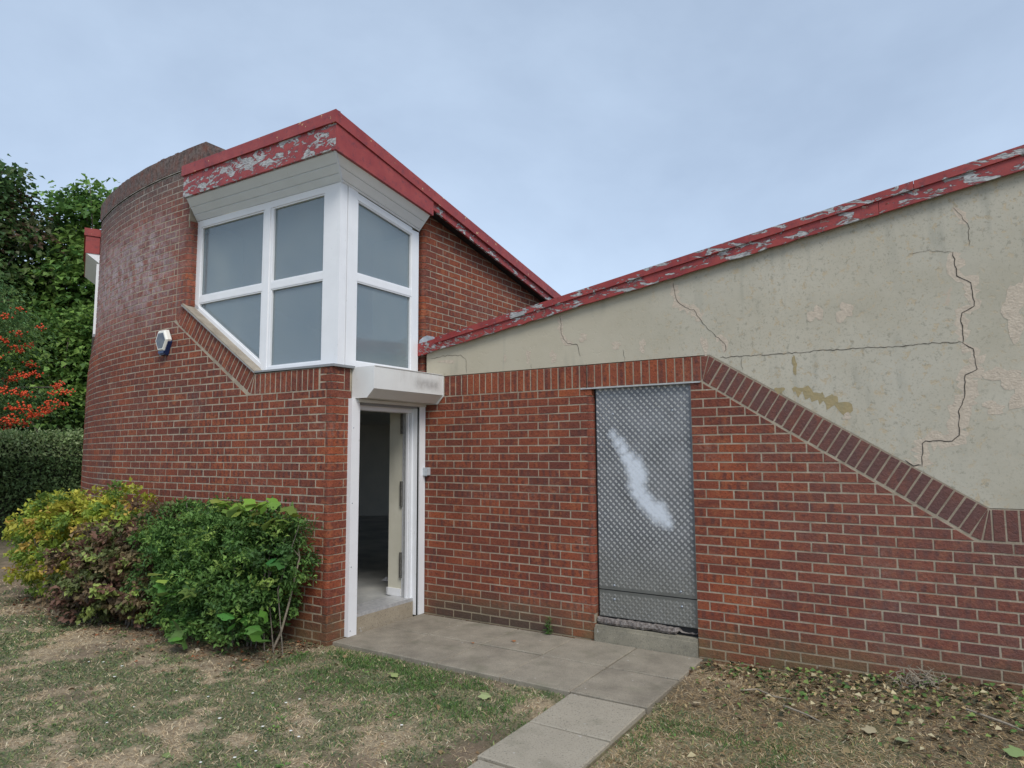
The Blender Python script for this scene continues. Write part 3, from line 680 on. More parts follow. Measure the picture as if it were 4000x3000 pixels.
# soldier bands under the window
soldiers(LW, (-.015, 2.462), (.895, 2.462), (-.015, 2.25), (.895, 2.25), 12)
sa = math.atan(SLL); q0 = (.905, 2.468); qi = (q0[0]+.208*math.sin(sa), q0[1]-.208*math.cos(sa))
LW.put([(.900, 2.455), (.9045, 2.455), (.955, 2.260), (.900, 2.257)], 'soldier_brick'); LW.put([(.9085, 2.456), (.9125, 2.458), (1.012, 2.290), (.966, 2.262)], 'soldier_brick')
L1 = 1.47; q1 = (q0[0]+L1*math.cos(sa), q0[1]+L1*math.sin(sa)); qj = (qi[0]+L1*math.cos(sa), qi[1]+L1*math.sin(sa))
soldiers(LW, q0, q1, qi, qj, 20)
fan = [qj, (2.285, 3.165), (2.29, 3.24), (2.29, 3.30)]
for a, b in zip(fan[:-1], fan[1:]): soldiers(LW, (q1[0], q1[1]), (q1[0]+.003, q1[1]+.006), a, b, 1)
# coping: soldiers on the drum parapet
def coping(t0, t1):
    n = int(round((t1-t0)/.075))
    for i in range(n):
        a = t0+(t1-t0)*i/n; b = t0+(t1-t0)*(i+1)/n; f = Lfr((a+b)/2); h = random.uniform(-.008, .006)
        plan = [tuple(f.p((a-b)/2+.004, 0, .016)[:2]), tuple(f.p((b-a)/2-.004, 0, .016)[:2]), tuple(f.p((b-a)/2-.004, 0, -.33)[:2]), tuple(f.p((a-b)/2+.004, 0, -.33)[:2])]
        prism_brick(tower, plan, 4.895, 5.125+h, 'coping_brick')
coping(1.84, 4.9)
# mortar bed that fills between the coping bricks
m = MB()
for i in range(30):
    a = 1.85+3.04*i/30; b = 1.85+3.04*(i+1)/30; fa, fb = Lfr(a), Lfr(b); m.add([fa.p(0, 4.885, .0125), fa.p(0, 5.108, .0125), fa.p(0, 5.105, -.32), fb.p(0, 4.885, .0125), fb.p(0, 5.108, .0125), fb.p(0, 5.105, -.32)], [(0, 1, 4, 3), (1, 2, 5, 4)])
m.build('coping_bed', M['mortar'], tower)
LW.finish()

# ================================================================== SIDE WALL (above the wing roof)
sm = MB(); ztop = lambda y: 4.40-.185*y
sm.slab(FD, [(.05, 2.2), (5.0, 2.2), (5.0, ztop(5)), (.05, ztop(.012))], -.25, -.0028); mpost(sm, bull(XD-.1, .0085, XD-.0065, .12, (1, -1), .042), 2.2, 4.39); side = sm.build('side_wall', M['mortar'], BLD)
SW = Wall(side, lambda u: FD, 300)
for mrow in range(1, 30):
    r = -mrow+1; z0, z1 = row_z(r); ev = (mrow-1) % 2 == 0
    st = .115 if ev else .2275
    course(SW, r, st, 5.0, st, [(.185, 1, 4.40)])
    if z1 < ztop(0): 
        a = st-.005; plan = [(XD, a)]+[(XD-.045+.045*math.cos(q), .003+.045-.045*math.sin(q)) for q in [math.pi/2*k/5 for k in range(6)]]+[(XD-.1, .003), (XD-.1, a)]
        prism_brick(side, plan, z0, z1)
SW.finish()

# ================================================================== TOWER ROOF, FASCIAS, SOFFITS
PF = .17; XF = -.14
tfD = lambda y: 4.80-.2115*(y+1.45)      # top of the cap along the side
yc = FLAT.p(-.2, 0, PF)[1]               # y of the front fascia plane near the corner
FDx = lambda x: Fr((x, 0, 0), (0, 1, 0), (1, 0, 0))
tr_ = MB()
prof = [(yc+.02, 4.60), (yc+.02, 4.775), (5.2, tfD(5.2)-.02), (5.2, tfD(5.2)-.10)]
prof[0] = (yc+.02, 4.70)
tr_.slab(FDx(XF-.07), prof, -1.60, 0); 
tr_.slab(FDx(-1.79), [(-.95, 4.45), (-.95, 4.69), (5.2, tfD(5.2)-.03), (5.2, tfD(5.2)-.3)], -2.4, 0)
troof = tr_.build('tower_roof', M['roof'], BLD)
tc_ = (XF-0)-FLAT.O[0]; tcor = -(XF-FLAT.O[0])   # t at the corner (t runs towards -x)
m = MB(); m.slab(FLAT, [(tcor, 4.44), (1.985, 4.455), (1.985, 4.70), (tcor, 4.70)], PF-.03, PF); m.build('fascia_board', M['peel'], troof, label='front fascia board with heavily peeling red paint')
m = MB(); m.slab(FLAT, [(tcor-.012, 4.69), (2.0, 4.695), (2.0, 4.81), (tcor-.012, 4.805)], PF-.04, PF+.02); m.build('roof_cap', M['capred'], troof)
cb = lambda y: tfD(y)-.115
m = MB(); m.slab(FDx(XF), [(yc+.003, 4.435), (-.05, 4.225), (-.05, cb(-.05)+.01), (yc+.003, cb(yc)+.01)], -.03, .004); m.build('fascia_board', M['red'], troof)
m = MB(); m.slab(FDx(XF-.012), [(-.049, cb(0)-.075), (5.2, cb(5.2)-.085), (5.2, cb(5.2)+.01), (-.049, cb(-.05)+.01)], -.025, .0); m.build('fascia_board', M['wing'], troof)
m = MB(); m.slab(FDx(XF), [(yc-.018, cb(yc)), (5.2, cb(5.2)), (5.2, tfD(5.2)), (yc-.018, tfD(yc)+.004)], -.06, .018); m.build('roof_cap', M['capred'], troof)
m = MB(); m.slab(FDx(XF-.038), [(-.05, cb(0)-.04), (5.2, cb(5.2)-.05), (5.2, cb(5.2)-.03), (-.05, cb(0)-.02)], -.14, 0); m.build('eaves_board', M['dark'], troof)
# canted soffits, three boards a side
def cant(frb, A0, A1, B0, B1, mat, parent, n=3, cuts=None):
    """A = lower edge (two 3d points), B = upper edge; boards between with a groove"""
    A0, A1, B0, B1 = (np.array(x, float) for x in (A0, A1, B0, B1)); nrm = np.cross(A1-A0, B0-A0); nrm /= np.linalg.norm(nrm)
    if nrm[2] > 0: nrm = -nrm
    cuts = cuts or [i/n for i in range(n+1)]
    for a, b in zip(cuts[:-1], cuts[1:]):
        g = .02; lo0 = A0+(B0-A0)*(a+g); lo1 = A1+(B1-A1)*(a+g); hi0 = A0+(B0-A0)*(b-g); hi1 = A1+(B1-A1)*(b-g)
        e0 = A0+(B0-A0)*a; e1 = A1+(B1-A1)*a; h0 = A0+(B0-A0)*b; h1 = A1+(B1-A1)*b
        m = MB(); D = -nrm*.012
        m.add([lo0, lo1, hi1, hi0, e0+D, e1+D, h1+D, h0+D], [(0, 1, 2, 3), (4, 5, 1, 0), (3, 2, 6, 7), (0, 3, 7, 4), (1, 5, 6, 2)])
        m.build('soffit_board', mat, parent)
wc = (-.345, -1.185)     # window corner in plan
sof = bpy.data.objects.new('soffit', None); COL.objects.link(sof); sof.parent = BLD
Lp = lambda t, z, w: FLAT.p(t, z, w)
cant(None, (wc[0], wc[1], 4.262), Lp(2.12, 4.285, -.10), (XF-.03, yc+.03, 4.437), Lp(1.965, 4.452, PF-.03), M['soffit'], sof, 3, [0, .30, .62, 1])
cant(None, (wc[0], wc[1], 4.262), (wc[0], -.045, 4.085), (XF-.03, yc+.03, 4.437), (XF-.03, -.065, 4.232), M['soffitd'], sof, 3, [0, .12, .56, 1])
m = MB(); m.add([Lp(2.125, 4.28, -.11), Lp(1.97, 4.455, PF-.03), Lp(1.97, 4.455, -.11)], [(0, 1, 2)]); m.build('soffit_cheek', M['soffit'], sof)
m = MB(); m.add([(wc[0], -.043, 4.083), (XF-.03, -.063, 4.232), (wc[0], -.063, 4.232)], [(0, 1, 2)]); m.build('soffit_cheek', M['soffitd'], sof)
m = MB(); 
for p, q in (((wc[0], wc[1], 4.258), (XF-.028, yc+.028, 4.437)),): m.tube([p, q], [.012, .012], 6)
m.build('soffit_corner_trim', M['soffit'], sof)
# parapet end, chimney pot and flashing behind the fascia
m = MB(); m.tube([Lp(1.52, 4.7, -.35), Lp(1.52, 5.07, -.35), Lp(1.52, 5.09, -.35)], [.075, .07, .062], 14); m.build('chimney_pot', M['terra'], troof, True)
m = MB(); m.tube([Lp(1.86, 4.80, .06), Lp(1.84, 4.86, .055), Lp(1.83, 4.88, .05)], [.035, .03, .012], 8); m.build('sealant', M['white'], troof, True)

# ================================================================== CORNER WINDOW
win = bpy.data.objects.new('window', None); COL.objects.link(win); win.parent = BLD; win['label'] = 'white framed corner window with frosted panes'
PW = -.10; f0, f1 = PW-.05, PW
tC = -(wc[0]-FLAT.O[0])
def frame_part(fr, bars, name='frame', w0=f0, w1=f1, par=win, mat='white'):
    m = MB()
    for b in bars: m.slab(fr, b, w0, w1)
    return m.build(name, M[mat], par)
rect = lambda a, b, c, d: [(a, c), (b, c), (b, d), (a, d)]
dz = lambda t: 2.505+SLL*(t-.945)     # lower (outer) edge of the sloping frame
fo = frame_part(FLAT, [rect(2.035, 2.115, 3.27, 4.285), [(tC+.002, 4.195), (2.035, 4.21), (2.035, 4.285), (tC+.002, 4.262)], rect(-.0, .90, 2.487, 2.535), [(.87, 2.487), (.955, 2.487), (2.115, 3.255), (2.115, 3.345), (.98, 2.6), (.9, 2.54)]], 'frame')
frame_part(FLAT, [rect(.83, .97, 2.50, 4.20)], 'mullion', f0, f1-.004)
frame_part(FLAT, [rect(.86, .94, 2.50, 4.20)], 'mullion', f0, f1+.006)
frame_part(FLAT, [rect(.07, .83, 3.34, 3.41), rect(.97, 2.035, 3.34, 3.41)], 'transom', f0, f1-.003)
# corner post, two faces
m = MB(); m.slab(FLAT, rect(tC, .07, 2.487, 4.262), PW-.09, PW+.001); m.build('corner_post', M['white'], win)
FW = FDx(wc[0])
m = MB(); m.slab(FW, rect(wc[1]+.09, -.965, 2.487, 4.258), -.09, .001); m.build('corner_post', M['white'], win)
hy = lambda y: 4.256-.155*(y-wc[1])
frame_part(FW, [rect(-.155, -.045, 2.487, 4.075), [(-.965, hy(-.965)-.068), (-.155, hy(-.155)-.068), (-.155, hy(-.155)), (-.965, hy(-.965))], rect(-.965, -.155, 2.487, 2.54)], 'frame', -.05, 0)
frame_part(FW, [rect(-.965, -.155, 3.34, 3.41)], 'transom', -.05, -.003)
def bead(fr, poly, w):   # slim raised bead round a pane
    m = MB(); P = poly; I = inset(P, .014); n = len(P)
    for i in range(n): j = (i+1) % n; m.slab(fr, [P[i], P[j], I[j], I[i]], w-.02, w)
    return m
def pane(fr, poly, w):
    m = MB(); m.slab(fr, poly, w-.004, w); p = m.build('pane', M['glass'], win); bead(fr, poly, w+.022).build('glazing_bead', M['white'], p)
pane(FLAT, [(.97, 3.41), (2.035, 3.41), (2.035, 4.21), (.97, 4.20)], PW-.03)
pane(FLAT, [(.07, 3.41), (.83, 3.41), (.83, 4.20), (.07, 4.195)], PW-.03)
pane(FLAT, [(.97, 2.592), (2.035, 3.29), (2.035, 3.34), (.97, 3.34)], PW-.03)
pane(FLAT, [(.07, 2.535), (.83, 2.535), (.83, 3.34), (.07, 3.34)], PW-.03)
pane(FW, [(-.965, 3.41), (-.155, 3.41), (-.155, hy(-.155)-.068), (-.965, hy(-.965)-.068)], -.03)
pane(FW, [(-.965, 2.54), (-.155, 2.54), (-.155, 3.34), (-.965, 3.34)], -.03)
# sills
m = MB(); m.slab(FLAT, [(-.19, 2.463), (.905, 2.470), (.905, 2.487), (-.19, 2.486)], -.15, .012); m.slab(FDx(XD), rect(-1.30, -1.03, 2.463, 2.486), -.12, .03); m.build('window_sill', M['sill'], win)
m = MB(); ca, sa_ = math.cos(sa), math.sin(sa)
m.slab(FLAT, [(.895, 2.468), (2.165, 2.468+SLL*1.27), (2.150, 2.492+SLL*1.27), (.895, 2.494)], -.13, .022); m.build('sloping_sill', M['brownsill'], win)
m = MB(); m.slab(FLAT, [(.890, 2.466), (2.168, 2.466+SLL*1.278), (2.168, 2.476+SLL*1.278), (.890, 2.476)], .020, .026); m.build('sill_edge', M['sill'], win)
# room behind the frosted glass
m = MB(); X0, X1, Y0, Y1 = -4.4, wc[0]-.10, -1.0, 2.6
m.box(X0, X1, Y0, Y1, 2.30, 2.38); m.box(X0, X1, Y1, Y1+.05, 2.38, 3.62); m.slab(FDx(X0), [(Y0, 2.38), (Y1, 2.38), (Y1, 3.66), (Y0, 4.42)], -.05, 0)
m.slab(FDx(X1), [(-.04, 2.38), (Y1, 2.38), (Y1, 3.62), (-.04, 4.15)], -.12, 0); m.box(-.98, X1-.0, -.09, -.04, 2.38, 4.05); m.box(-2.95, -2.65, -1.06, Y0+.4, 2.38, 4.3)
m.build('upper_room', M['cream'], BLD)
m = MB(); m.slab(FDx(X1-.02), [(Y0-.05, 4.36), (Y1, 3.62), (Y1, 3.66), (Y0-.05, 4.40)], -(X1-X0-.02), 0); m.build('upper_ceiling', M['cream'], BLD)

# ================================================================== DOORWAY WITH ROLLER SHUTTER
rs = bpy.data.objects.new('roller_shutter', None); COL.objects.link(rs); rs.parent = BLD; rs['label'] = 'white roller shutter housing with grey mould smear above the open door'
prof = [(-.31, 2.178), (-.115, 2.178), (-.025, 2.262), (-.025, 2.474), (-.31, 2.474)]
FY = lambda y: Fr((0, y, 0), (1, 0, 0), (0, -1, 0))
m = MB(); m.slab(FY(-1.038), prof, -.012, 0); m.build('end_plate', M['shutter'], rs)
m = MB(); m.slab(FY(-.008), [(-.31, 2.17), (-.10, 2.17), (-.022, 2.25), (-.022, 2.466), (-.31, 2.466)], -.006, .004); m.build('end_plate', M['shutter'], rs)
fp = MB(); fp.slab(FDx(-.034), rect(-1.026, -.013, 2.262, 2.468), -.01, .006); fp.build('front_panel', M['shutter'], rs)
m = MB(); m.add([(-.031, -1.026, 2.263), (-.031, -.013, 2.258), (-.118, -.013, 2.176), (-.118, -1.026, 2.182), (-.31, -.013, 2.176), (-.31, -1.026, 2.182)], [(0, 1, 2, 3), (3, 2, 4, 5)]); m.build('underside_panel', M['under'], rs)
m = MB(); m.box(-.31, -.03, -1.026, -.013, 2.468, 2.473); m.box(-.042, -.022, -1.03, -.005, 2.473, 2.4785); m.build('top_panel', M['shutter'], rs)
m = MB(); m.box(-.285, -.245, -1.01, -.02, 2.145, 2.176); m.build('bottom_rail', M['under'], rs)
m = MB(); m.box(-.34, -.287, -.94, -.09, 2.125, 2.17); m.build('bottom_slat', M['sill'], rs)
for y0, y1, lab in ((-1.085, -.975, 'left'), (-.105, -.012, 'right')):
    m = MB(); m.box(-.335, -.262, y0+.005, y1, -.0, 2.176)
    g = m.build('guide_rail', M['white'], rs)
    if lab == 'left':
        for z in (.05, .62, 1.2, 1.9): s2 = MB(); dome(s2, (-.262, y0+.03, z), .006, (1, 0, 0), 8); s2.build('screw', M['bolt'], g, True)
m = MB(); m.box(-.287, -.272, -.112, -.106, 0, 2.14); m.build('guide_slot', M['dark'], rs)
m = MB(); m.box(-.345, -.289, -.118, -.106, .0, 2.14); m.build('guide_rail_lip', M['white'], rs)
m = MB(); m.box(-.345, -.30, -.97, -.955, .17, 2.14); m.build('guide_slot', M['sill'], rs)
dfm = bpy.data.objects.new('doorway', None); COL.objects.link(dfm); dfm.parent = BLD
m = MB(); m.box(-.46, -.36, -.985, -.13, -.05, .135); m.build('door_step', M['pebble'], dfm); 
m = MB(); m.box(-.36, -.318, -.975, -.125, -.05, .135); m.build('door_step_front', M['pebble'], dfm)
m = MB(); m.box(-.60, -.322, -.985, -.10, .136, .168); m.build('threshold', M['alu'], dfm)
m = MB(); m.box(-.47, -.345, -.135, -.05, .168, 2.14); m.build('door_frame', M['white'], dfm)
m = MB(); m.box(-.44, -.375, -.155, -.135, .168, 2.14); m.build('door_frame_stop', M['alu'], dfm)
m = MB(); m.box(-.395, -.365, -.17, -.155, .168, 2.13); m.build('door_frame_stop', M['white'], dfm)
m = MB(); m.box(-.47, -.36, -1.03, -.97, .168, 2.14); m.box(-.47, -.345, -.97, -.13, 2.08, 2.14); m.build('door_frame', M['white'], dfm)
m = MB(); m.box(-.66, -.475, -.13, -.06, .1685, 2.30); m.build('door_reveal', M['cream'], dfm)
m = MB(); m.box(-.668, -.48, -.142, -.13, .169, .245); m.box(-.675, -.66, -.142, .5, .169, .245); m.build('skirting_board', M['white'], dfm)
m = MB(); m.box(-.66, -.60, -.06, 3.0, .1685, 2.30); m.build('inner_wall', M['cream'], dfm)
for z0, z1 in ((.36, .62), (1.10, 1.36), (1.86, 2.10)): m = MB(); m.box(-.492, -.462, -.150, -.137, z0, z1); m.tube([(-.465, -.152, z0), (-.465, -.152, z1)], [.008, .008], 8); m.build('hinge', M['hinge'], dfm)
# room
m = MB(); mpost(m, [(-.33, -1.2), (-3.6, -1.1), (-6.0, -.35), (-7.6, .75), (-8.5, 2.2), (-8.5, 8), (-.33, 8)], .08, .16); m.build('indoor_floor', M['infloor'], BLD)
m = MB(); FB = Fr((-7.05, 6.25, 0), (c_, -s_, 0), (s_*-1, -c_, 0)); m.slab(FB, rect(-1.3, 3, .16, 2.36), -.1, 0); m.box(-8.5, -.7, 7.9, 8, .16, 2.36)
for k in range(1, 9): m.slab(FB, rect(-1.3, 3, .16+.225*k, .163+.225*k), 0, .002)
m.build('indoor_wall', M['inwall'], BLD)
m = MB(); mpost(m, [(-.34, -1.0), (-3.6, -.95), (-6.0, -.2), (-7.6, .9), (-8.4, 2.3), (-8.4, 8), (-.34, 8)], 2.305, 2.36); m.box(-.60, -.335, -1.25, .3, 2.16, 2.29); m.build('indoor_ceiling', M['inwall'], BLD)
m = MB(); m.box(-4, -.62, -1.02, -.98, .16, 2.3); m.build('indoor_lining', M['inwall'], BLD)

# ================================================================== FAR BAY on the drum
bay = bpy.data.objects.new('far_bay_window', None); COL.objects.link(bay); bay.parent = BLD; bay['label'] = 'second bay window seen edge-on at the far side of the drum'
FB2 = Fr(Lfr(4.93).O, Lfr(5.9).U, Lfr(5.9).W)
m = MB(); m.slab(FB2, rect(.06, 1.6, 4.45, 4.70), 0, .17); m.build('fascia_board', M['red'], bay)
m = MB(); m.slab(FB2, rect(.045, 1.62, 4.695, 4.80), -.3, .19); m.build('roof_cap', M['capred'], bay)
m = MB(); A = [FB2.p(.07, 4.45, .0), FB2.p(.07, 4.45, .16), FB2.p(.07, 4.27, -.08), FB2.p(1.6, 4.45, 0), FB2.p(1.6, 4.45, .16), FB2.p(1.6, 4.27, -.08)]
m.add(A, [(0, 1, 2), (1, 4, 5, 2), (3, 5, 4)]); m.build('soffit_board', M['soffitd'], bay)
m = MB(); m.slab(FB2, rect(.02, .1, 3.3, 4.3), -.10, .025); m.slab(FB2, rect(1.5, 1.6, 2.5, 4.3), -.1, -.02); m.build('frame', M['white'], bay)
m = MB(); m.slab(FB2, [(.1, 3.1), (1.5, 2.5), (1.5, 4.3), (.1, 4.3)], -.09, -.05); m.build('pane', M['glass'], bay)
m = MB(); m.slab(FB2, [(.0, 3.27), (1.35, 2.30), (1.35, 2.34), (.0, 3.31)], -.1, .03); m.build('sloping_sill', M['sill'], bay)

# ================================================================== THINGS FIXED TO THE WALLS
al = empty('alarm_box', tuple(Lfr(2.46).p(0, 2.92, 0)), 'white and blue six-sided burglar alarm box on the curved brick wall', 'alarm box')
fa = Lfr(2.46); fa = Fr((0, 0, 0), fa.U, fa.W)
hexo = [(-.095, .125), (.07, .145), (.135, .035), (.10, -.06), (.045, -.13), (-.08, -.13), (-.145, .01)]
hexo = [(-.075, .150), (.085, .150), (.155, .02), (.075, -.155), (-.065, -.155), (-.155, .02)]
def shell(mb, P0, w0, P1, w1):
    n = len(P0); vs = [fa.p(u, v, w0) for u, v in P0]+[fa.p(u, v, w1) for u, v in P1]
    mb.add(vs, [tuple(range(n, 2*n))]+[(i, (i+1) % n, n+(i+1) % n, n+i) for i in range(n)])
sc_ = lambda P, k, dy=0: [(u*k, v*k+dy) for u, v in P]
hexo = [(u*.78, v*.86) for u, v in hexo]
m = MB(); shell(m, sc_(hexo, 1.0, -.02), 0, sc_(hexo, .93, -.022), .045); m.build('base', M['blue'], al)
hw = [p if p[1] > -.1 else (p[0], -.105) for p in hexo]
m = MB(); shell(m, sc_(hw, 1.04), .012, sc_(hw, 1.0), .05); shell(m, sc_(hw, 1.0), .05, sc_(hw, .86), .068); m.build('cover', M['alarm'], al)
m = MB(); P = sc_(hw, .74); m.slab(fa, P, .06, .0705); m.build('panel', M['lens'], al)
m = MB(); m.slab(fa, [(-.05, -.135), (.05, -.135), (.06, -.105), (-.06, -.105)], 0, .06); m.build('strobe', M['blue'], al)

ks = empty('key_switch', (-.26, 0, 1.462), 'small grey key switch box beside the white shutter rail', 'switch')
def rbox(mb, x0, x1, y0, y1, z0, z1, b=.006):
    P = [(x0+b, z0), (x1-b, z0), (x1, z0+b), (x1, z1-b), (x1-b, z1), (x0+b, z1), (x0, z1-b), (x0, z0+b)]; mb.slab(Fr((0, 0, 0), (1, 0, 0), (0, -1, 0)), P, -y1, -y0)
m = MB(); rbox(m, -.048, .062, -.05, -.0, -.042, .042); m.build('housing', M['keybox'], ks)
m = MB(); m.slab(FR, [(-.018, -.022), (-.012, -.022), (-.012, .008), (-.003, .008), (-.015, .022), (-.027, .008), (-.018, .008)], .049, .0515); m.build('arrow_mark', M['black'], ks)
for dx in (-.03, .005): m = MB(); m.box(dx-.002, dx+.002, -.0515, -.049, .018, .026); m.build('arrow_mark', M['black'], ks)
m = MB(); m.tube([(.02, -.02, -.042), (.02, -.02, -.052)], [.008, .008], 10); m.build('cable_gland', M['bolt'], ks)

# ================================================================== GROUND
def vnoise(x, y, sc, seed=0, oct=4):
    x = np.asarray(x, float)*sc; y = np.asarray(y, float)*sc; r = 0; amp = 1; tot = 0
    def h(i, j, s): 
        n = (i*374761393+j*668265263+s*974634777+(seed*7919)) & 0x7fffffff; n = (n ^ (n >> 13))*1274126177 & 0x7fffffff; return ((n ^ (n >> 16)) & 0xffff)/65535.
    for o in range(oct):
        xi = np.floor(x).astype(np.int64); yi = np.floor(y).astype(np.int64); fx = x-xi; fy = y-yi; fx = fx*fx*(3-2*fx); fy = fy*fy*(3-2*fy)
        a = h(xi, yi, o); b = h(xi+1, yi, o); c = h(xi, yi+1, o); d = h(xi+1, yi+1, o)
        r = r+amp*((a*(1-fx)+b*fx)*(1-fy)+(c*(1-fx)+d*fx)*fy); tot += amp; amp *= .55; x = x*2.03+5; y = y*2.03+9
    return r/tot
sst = lambda v, a, b: np.clip((v-a)/(b-a), 0, 1)**2*(3-2*np.clip((v-a)/(b-a), 0, 1))
def gh(x, y):
    z = -.035+.02*(vnoise(x, y, 1.1, 3, 3)-.5)+.012*(vnoise(x, y, 6, 5, 3)-.5)
    z = z+.135*sst(x, 2.7, 4.6)*np.exp(-np.minimum(y, 0)**2/1.2)
    inpath = (x > 2.02) & (x < 2.74) & (y < -1.15); z = np.where(inpath, np.minimum(z, -.05), z)
    return z
DBED = lambda x, y: sst(-np.abs(y+.3)+.0*x, -.9, -.3)*sst(x, 2.6, 2.9)     # littered bed by the wing wall
def greenness(x, y):
    g = sst(vnoise(x, y, .9, 21, 3)*.4+vnoise(x, y, 5.5, 22, 4)*.6, .40, .53)
    lush = np.exp(-((y+1.75)/.42)**2)*sst(x, -.3, .2)*sst(-x, -2.0, -1.7)      # damp strip along the slabs
    lush2 = np.exp(-((x-3.0)/.35)**2-((y+2.3)/.8)**2)
    return np.clip(np.maximum(g, np.maximum(lush*.95, lush2*.8)), 0, 1)
def soil(x, y):
    s = sst(vnoise(x, y, 1.6, 31, 3), .60, .74)*.7
    s = np.maximum(s, sst(-np.abs(x-1.98), -.22, -.03)*sst(-y, 1.7, 2.1)*.9)          # worn edge of the path
    s = np.maximum(s, sst(x, 2.62, 2.72)*sst(-x, -3.25, -2.85)*sst(y, -1.25, -1.0)*sst(-y, .35, .6)*.8)      # bare patch right of the slabs
    s = np.maximum(s, sst(y, -2.35, -1.95)*sst(-x, .1, .5)*.75); return s
def grid(name, xs, ys, zf, mat, **kw):
    X, Y = np.meshgrid(xs, ys, indexing='ij'); Z = zf(X, Y); n, k = X.shape
    v = np.stack([X, Y, Z], -1).reshape(-1, 3); i = np.arange(n*k).reshape(n, k)
    f = np.stack([i[:-1, :-1], i[1:, :-1], i[1:, 1:], i[:-1, 1:]], -1).reshape(-1, 4)
    me = bpy.data.meshes.new(name); me.vertices.add(len(v)); me.vertices.foreach_set('co', v.ravel()); me.loops.add(f.size); me.loops.foreach_set('vertex_index', f.ravel().astype(np.int32))
    me.polygons.add(len(f)); me.polygons.foreach_set('loop_start', np.arange(0, f.size, 4, dtype=np.int32)); me.update(calc_edges=True); me.polygons.foreach_set('use_smooth', [True]*len(f))
    t = np.ones((len(v), 4), np.float32); t[:, 0] = greenness(v[:, 0], v[:, 1]); t[:, 1] = soil(v[:, 0], v[:, 1]); t[:, 2] = 0
    a = me.attributes.new('tint', 'FLOAT_COLOR', 'POINT'); a.data.foreach_set('color', t.ravel()); me.materials.append(mat)
    o = bpy.data.objects.new(name, me); COL.objects.link(o)
    for q, w_ in kw.items(): o[q] = w_
    return o
xs = np.concatenate([-np.geomspace(1500, 12, 40), np.linspace(-11.9, 8, 400), np.geomspace(8.2, 1500, 40)]); ys = np.concatenate([-np.geomspace(1500, 7, 36), np.linspace(-6.9, 2, 200), np.geomspace(2.2, 1500, 50)])
grid('lawn', xs, ys, gh, M['ground'], kind='structure')
# tarmac strip glimpsed beyond the lawn
m = MB(); m.box(-30, -11.6, -3.6, -.6, -.10, -.020); m.build('road', M['tarmac'], None, kind='structure')

# paving
pav = bpy.data.objects.new('pavement', None); COL.objects.link(pav); pav['kind'] = 'structure'
def paving(x0, x1, y0, y1, z1, tilt=.004, tn=None):
    m = MB(); g = .005; x0 += g; x1 -= g; y0 += g; y1 -= g; e = .006
    d = [random.uniform(-tilt, tilt) for _ in range(4)]
    cs_ = [(x0, y0), (x1, y0), (x1, y1), (x0, y1)]; ci = [(x0+e, y0+e), (x1-e, y0+e), (x1-e, y1-e), (x0+e, y1-e)]
    vs = [(x, y, z1-.06) for x, y in cs_]+[(x, y, z1-e+d[i]) for i, (x, y) in enumerate(cs_)]+[(x, y, z1+d[i]) for i, (x, y) in enumerate(ci)]
    m.add(vs, [(8, 9, 10, 11)]+[(i, (i+1) % 4, 4+(i+1) % 4, 4+i) for i in range(4)]+[(4+i, 4+(i+1) % 4, 8+(i+1) % 4, 8+i) for i in range(4)], ((random.random()*.6) if tn is None else tn, 0, 0))
    m.build('paving_slab', M['slab'], pav)
XS = [-.285, .30, .90, 1.50, 2.09, 2.665]
for i in range(5): paving(XS[i], XS[i+1], -1.25, -.625, 0); paving(XS[i], XS[i+1], -.62, -.02 if i < 4 else -.02, 0)
for k in range(4): paving(2.10+(.0 if k < 2 else .012*k), 2.66+(.0 if k < 2 else .012*k), -1.262-.562*(k+1)-(.015 if k > 1 else 0), -1.262-.562*k-(.015 if k > 1 else 0), -.006-.004*k, .004, 1.6+.3*random.random())
m = MB(); m.box(-.26, 2.64, -1.225, -.015, -.08, -.022); m.box(2.12, 2.66, -3.5, -1.27, -.09, -.035); m.build('paving_bed', simple('joint_soil', (.12, .10, .07), .95, (.20, .18, .10), 20), pav)

# ------------------------------------------------------------------ leaf and blade clouds (numpy)
def cloud(name, P, Dr, Nn, Ln, Wd, colr, mat, parent=None, fold=.25, **kw):
    """diamond leaves folded on the midrib: P base, Dr direction, Nn normal"""
    n = len(P); Dr = Dr/np.linalg.norm(Dr, axis=1, keepdims=True); S = np.cross(Dr, Nn); S /= np.linalg.norm(S, axis=1, keepdims=True)+1e-9; Nn = np.cross(S, Dr)
    Ln = np.asarray(Ln)[:, None]*np.ones((n, 1)); Wd = np.asarray(Wd)[:, None]*np.ones((n, 1))
    v = np.empty((n, 4, 3)); v[:, 0] = P; v[:, 1] = P+Dr*Ln*.45+S*Wd*.5+Nn*Wd*fold; v[:, 2] = P+Dr*Ln-Nn*Ln*.12; v[:, 3] = P+Dr*Ln*.45-S*Wd*.5+Nn*Wd*fold
    b = np.arange(n)[:, None]*4; f = np.concatenate([b+np.array([[0, 1, 2]]), b+np.array([[0, 2, 3]])], 0)
    return mesh_np(name, v.reshape(-1, 3), f, np.repeat(colr, 4, 0), mat, parent, **kw)
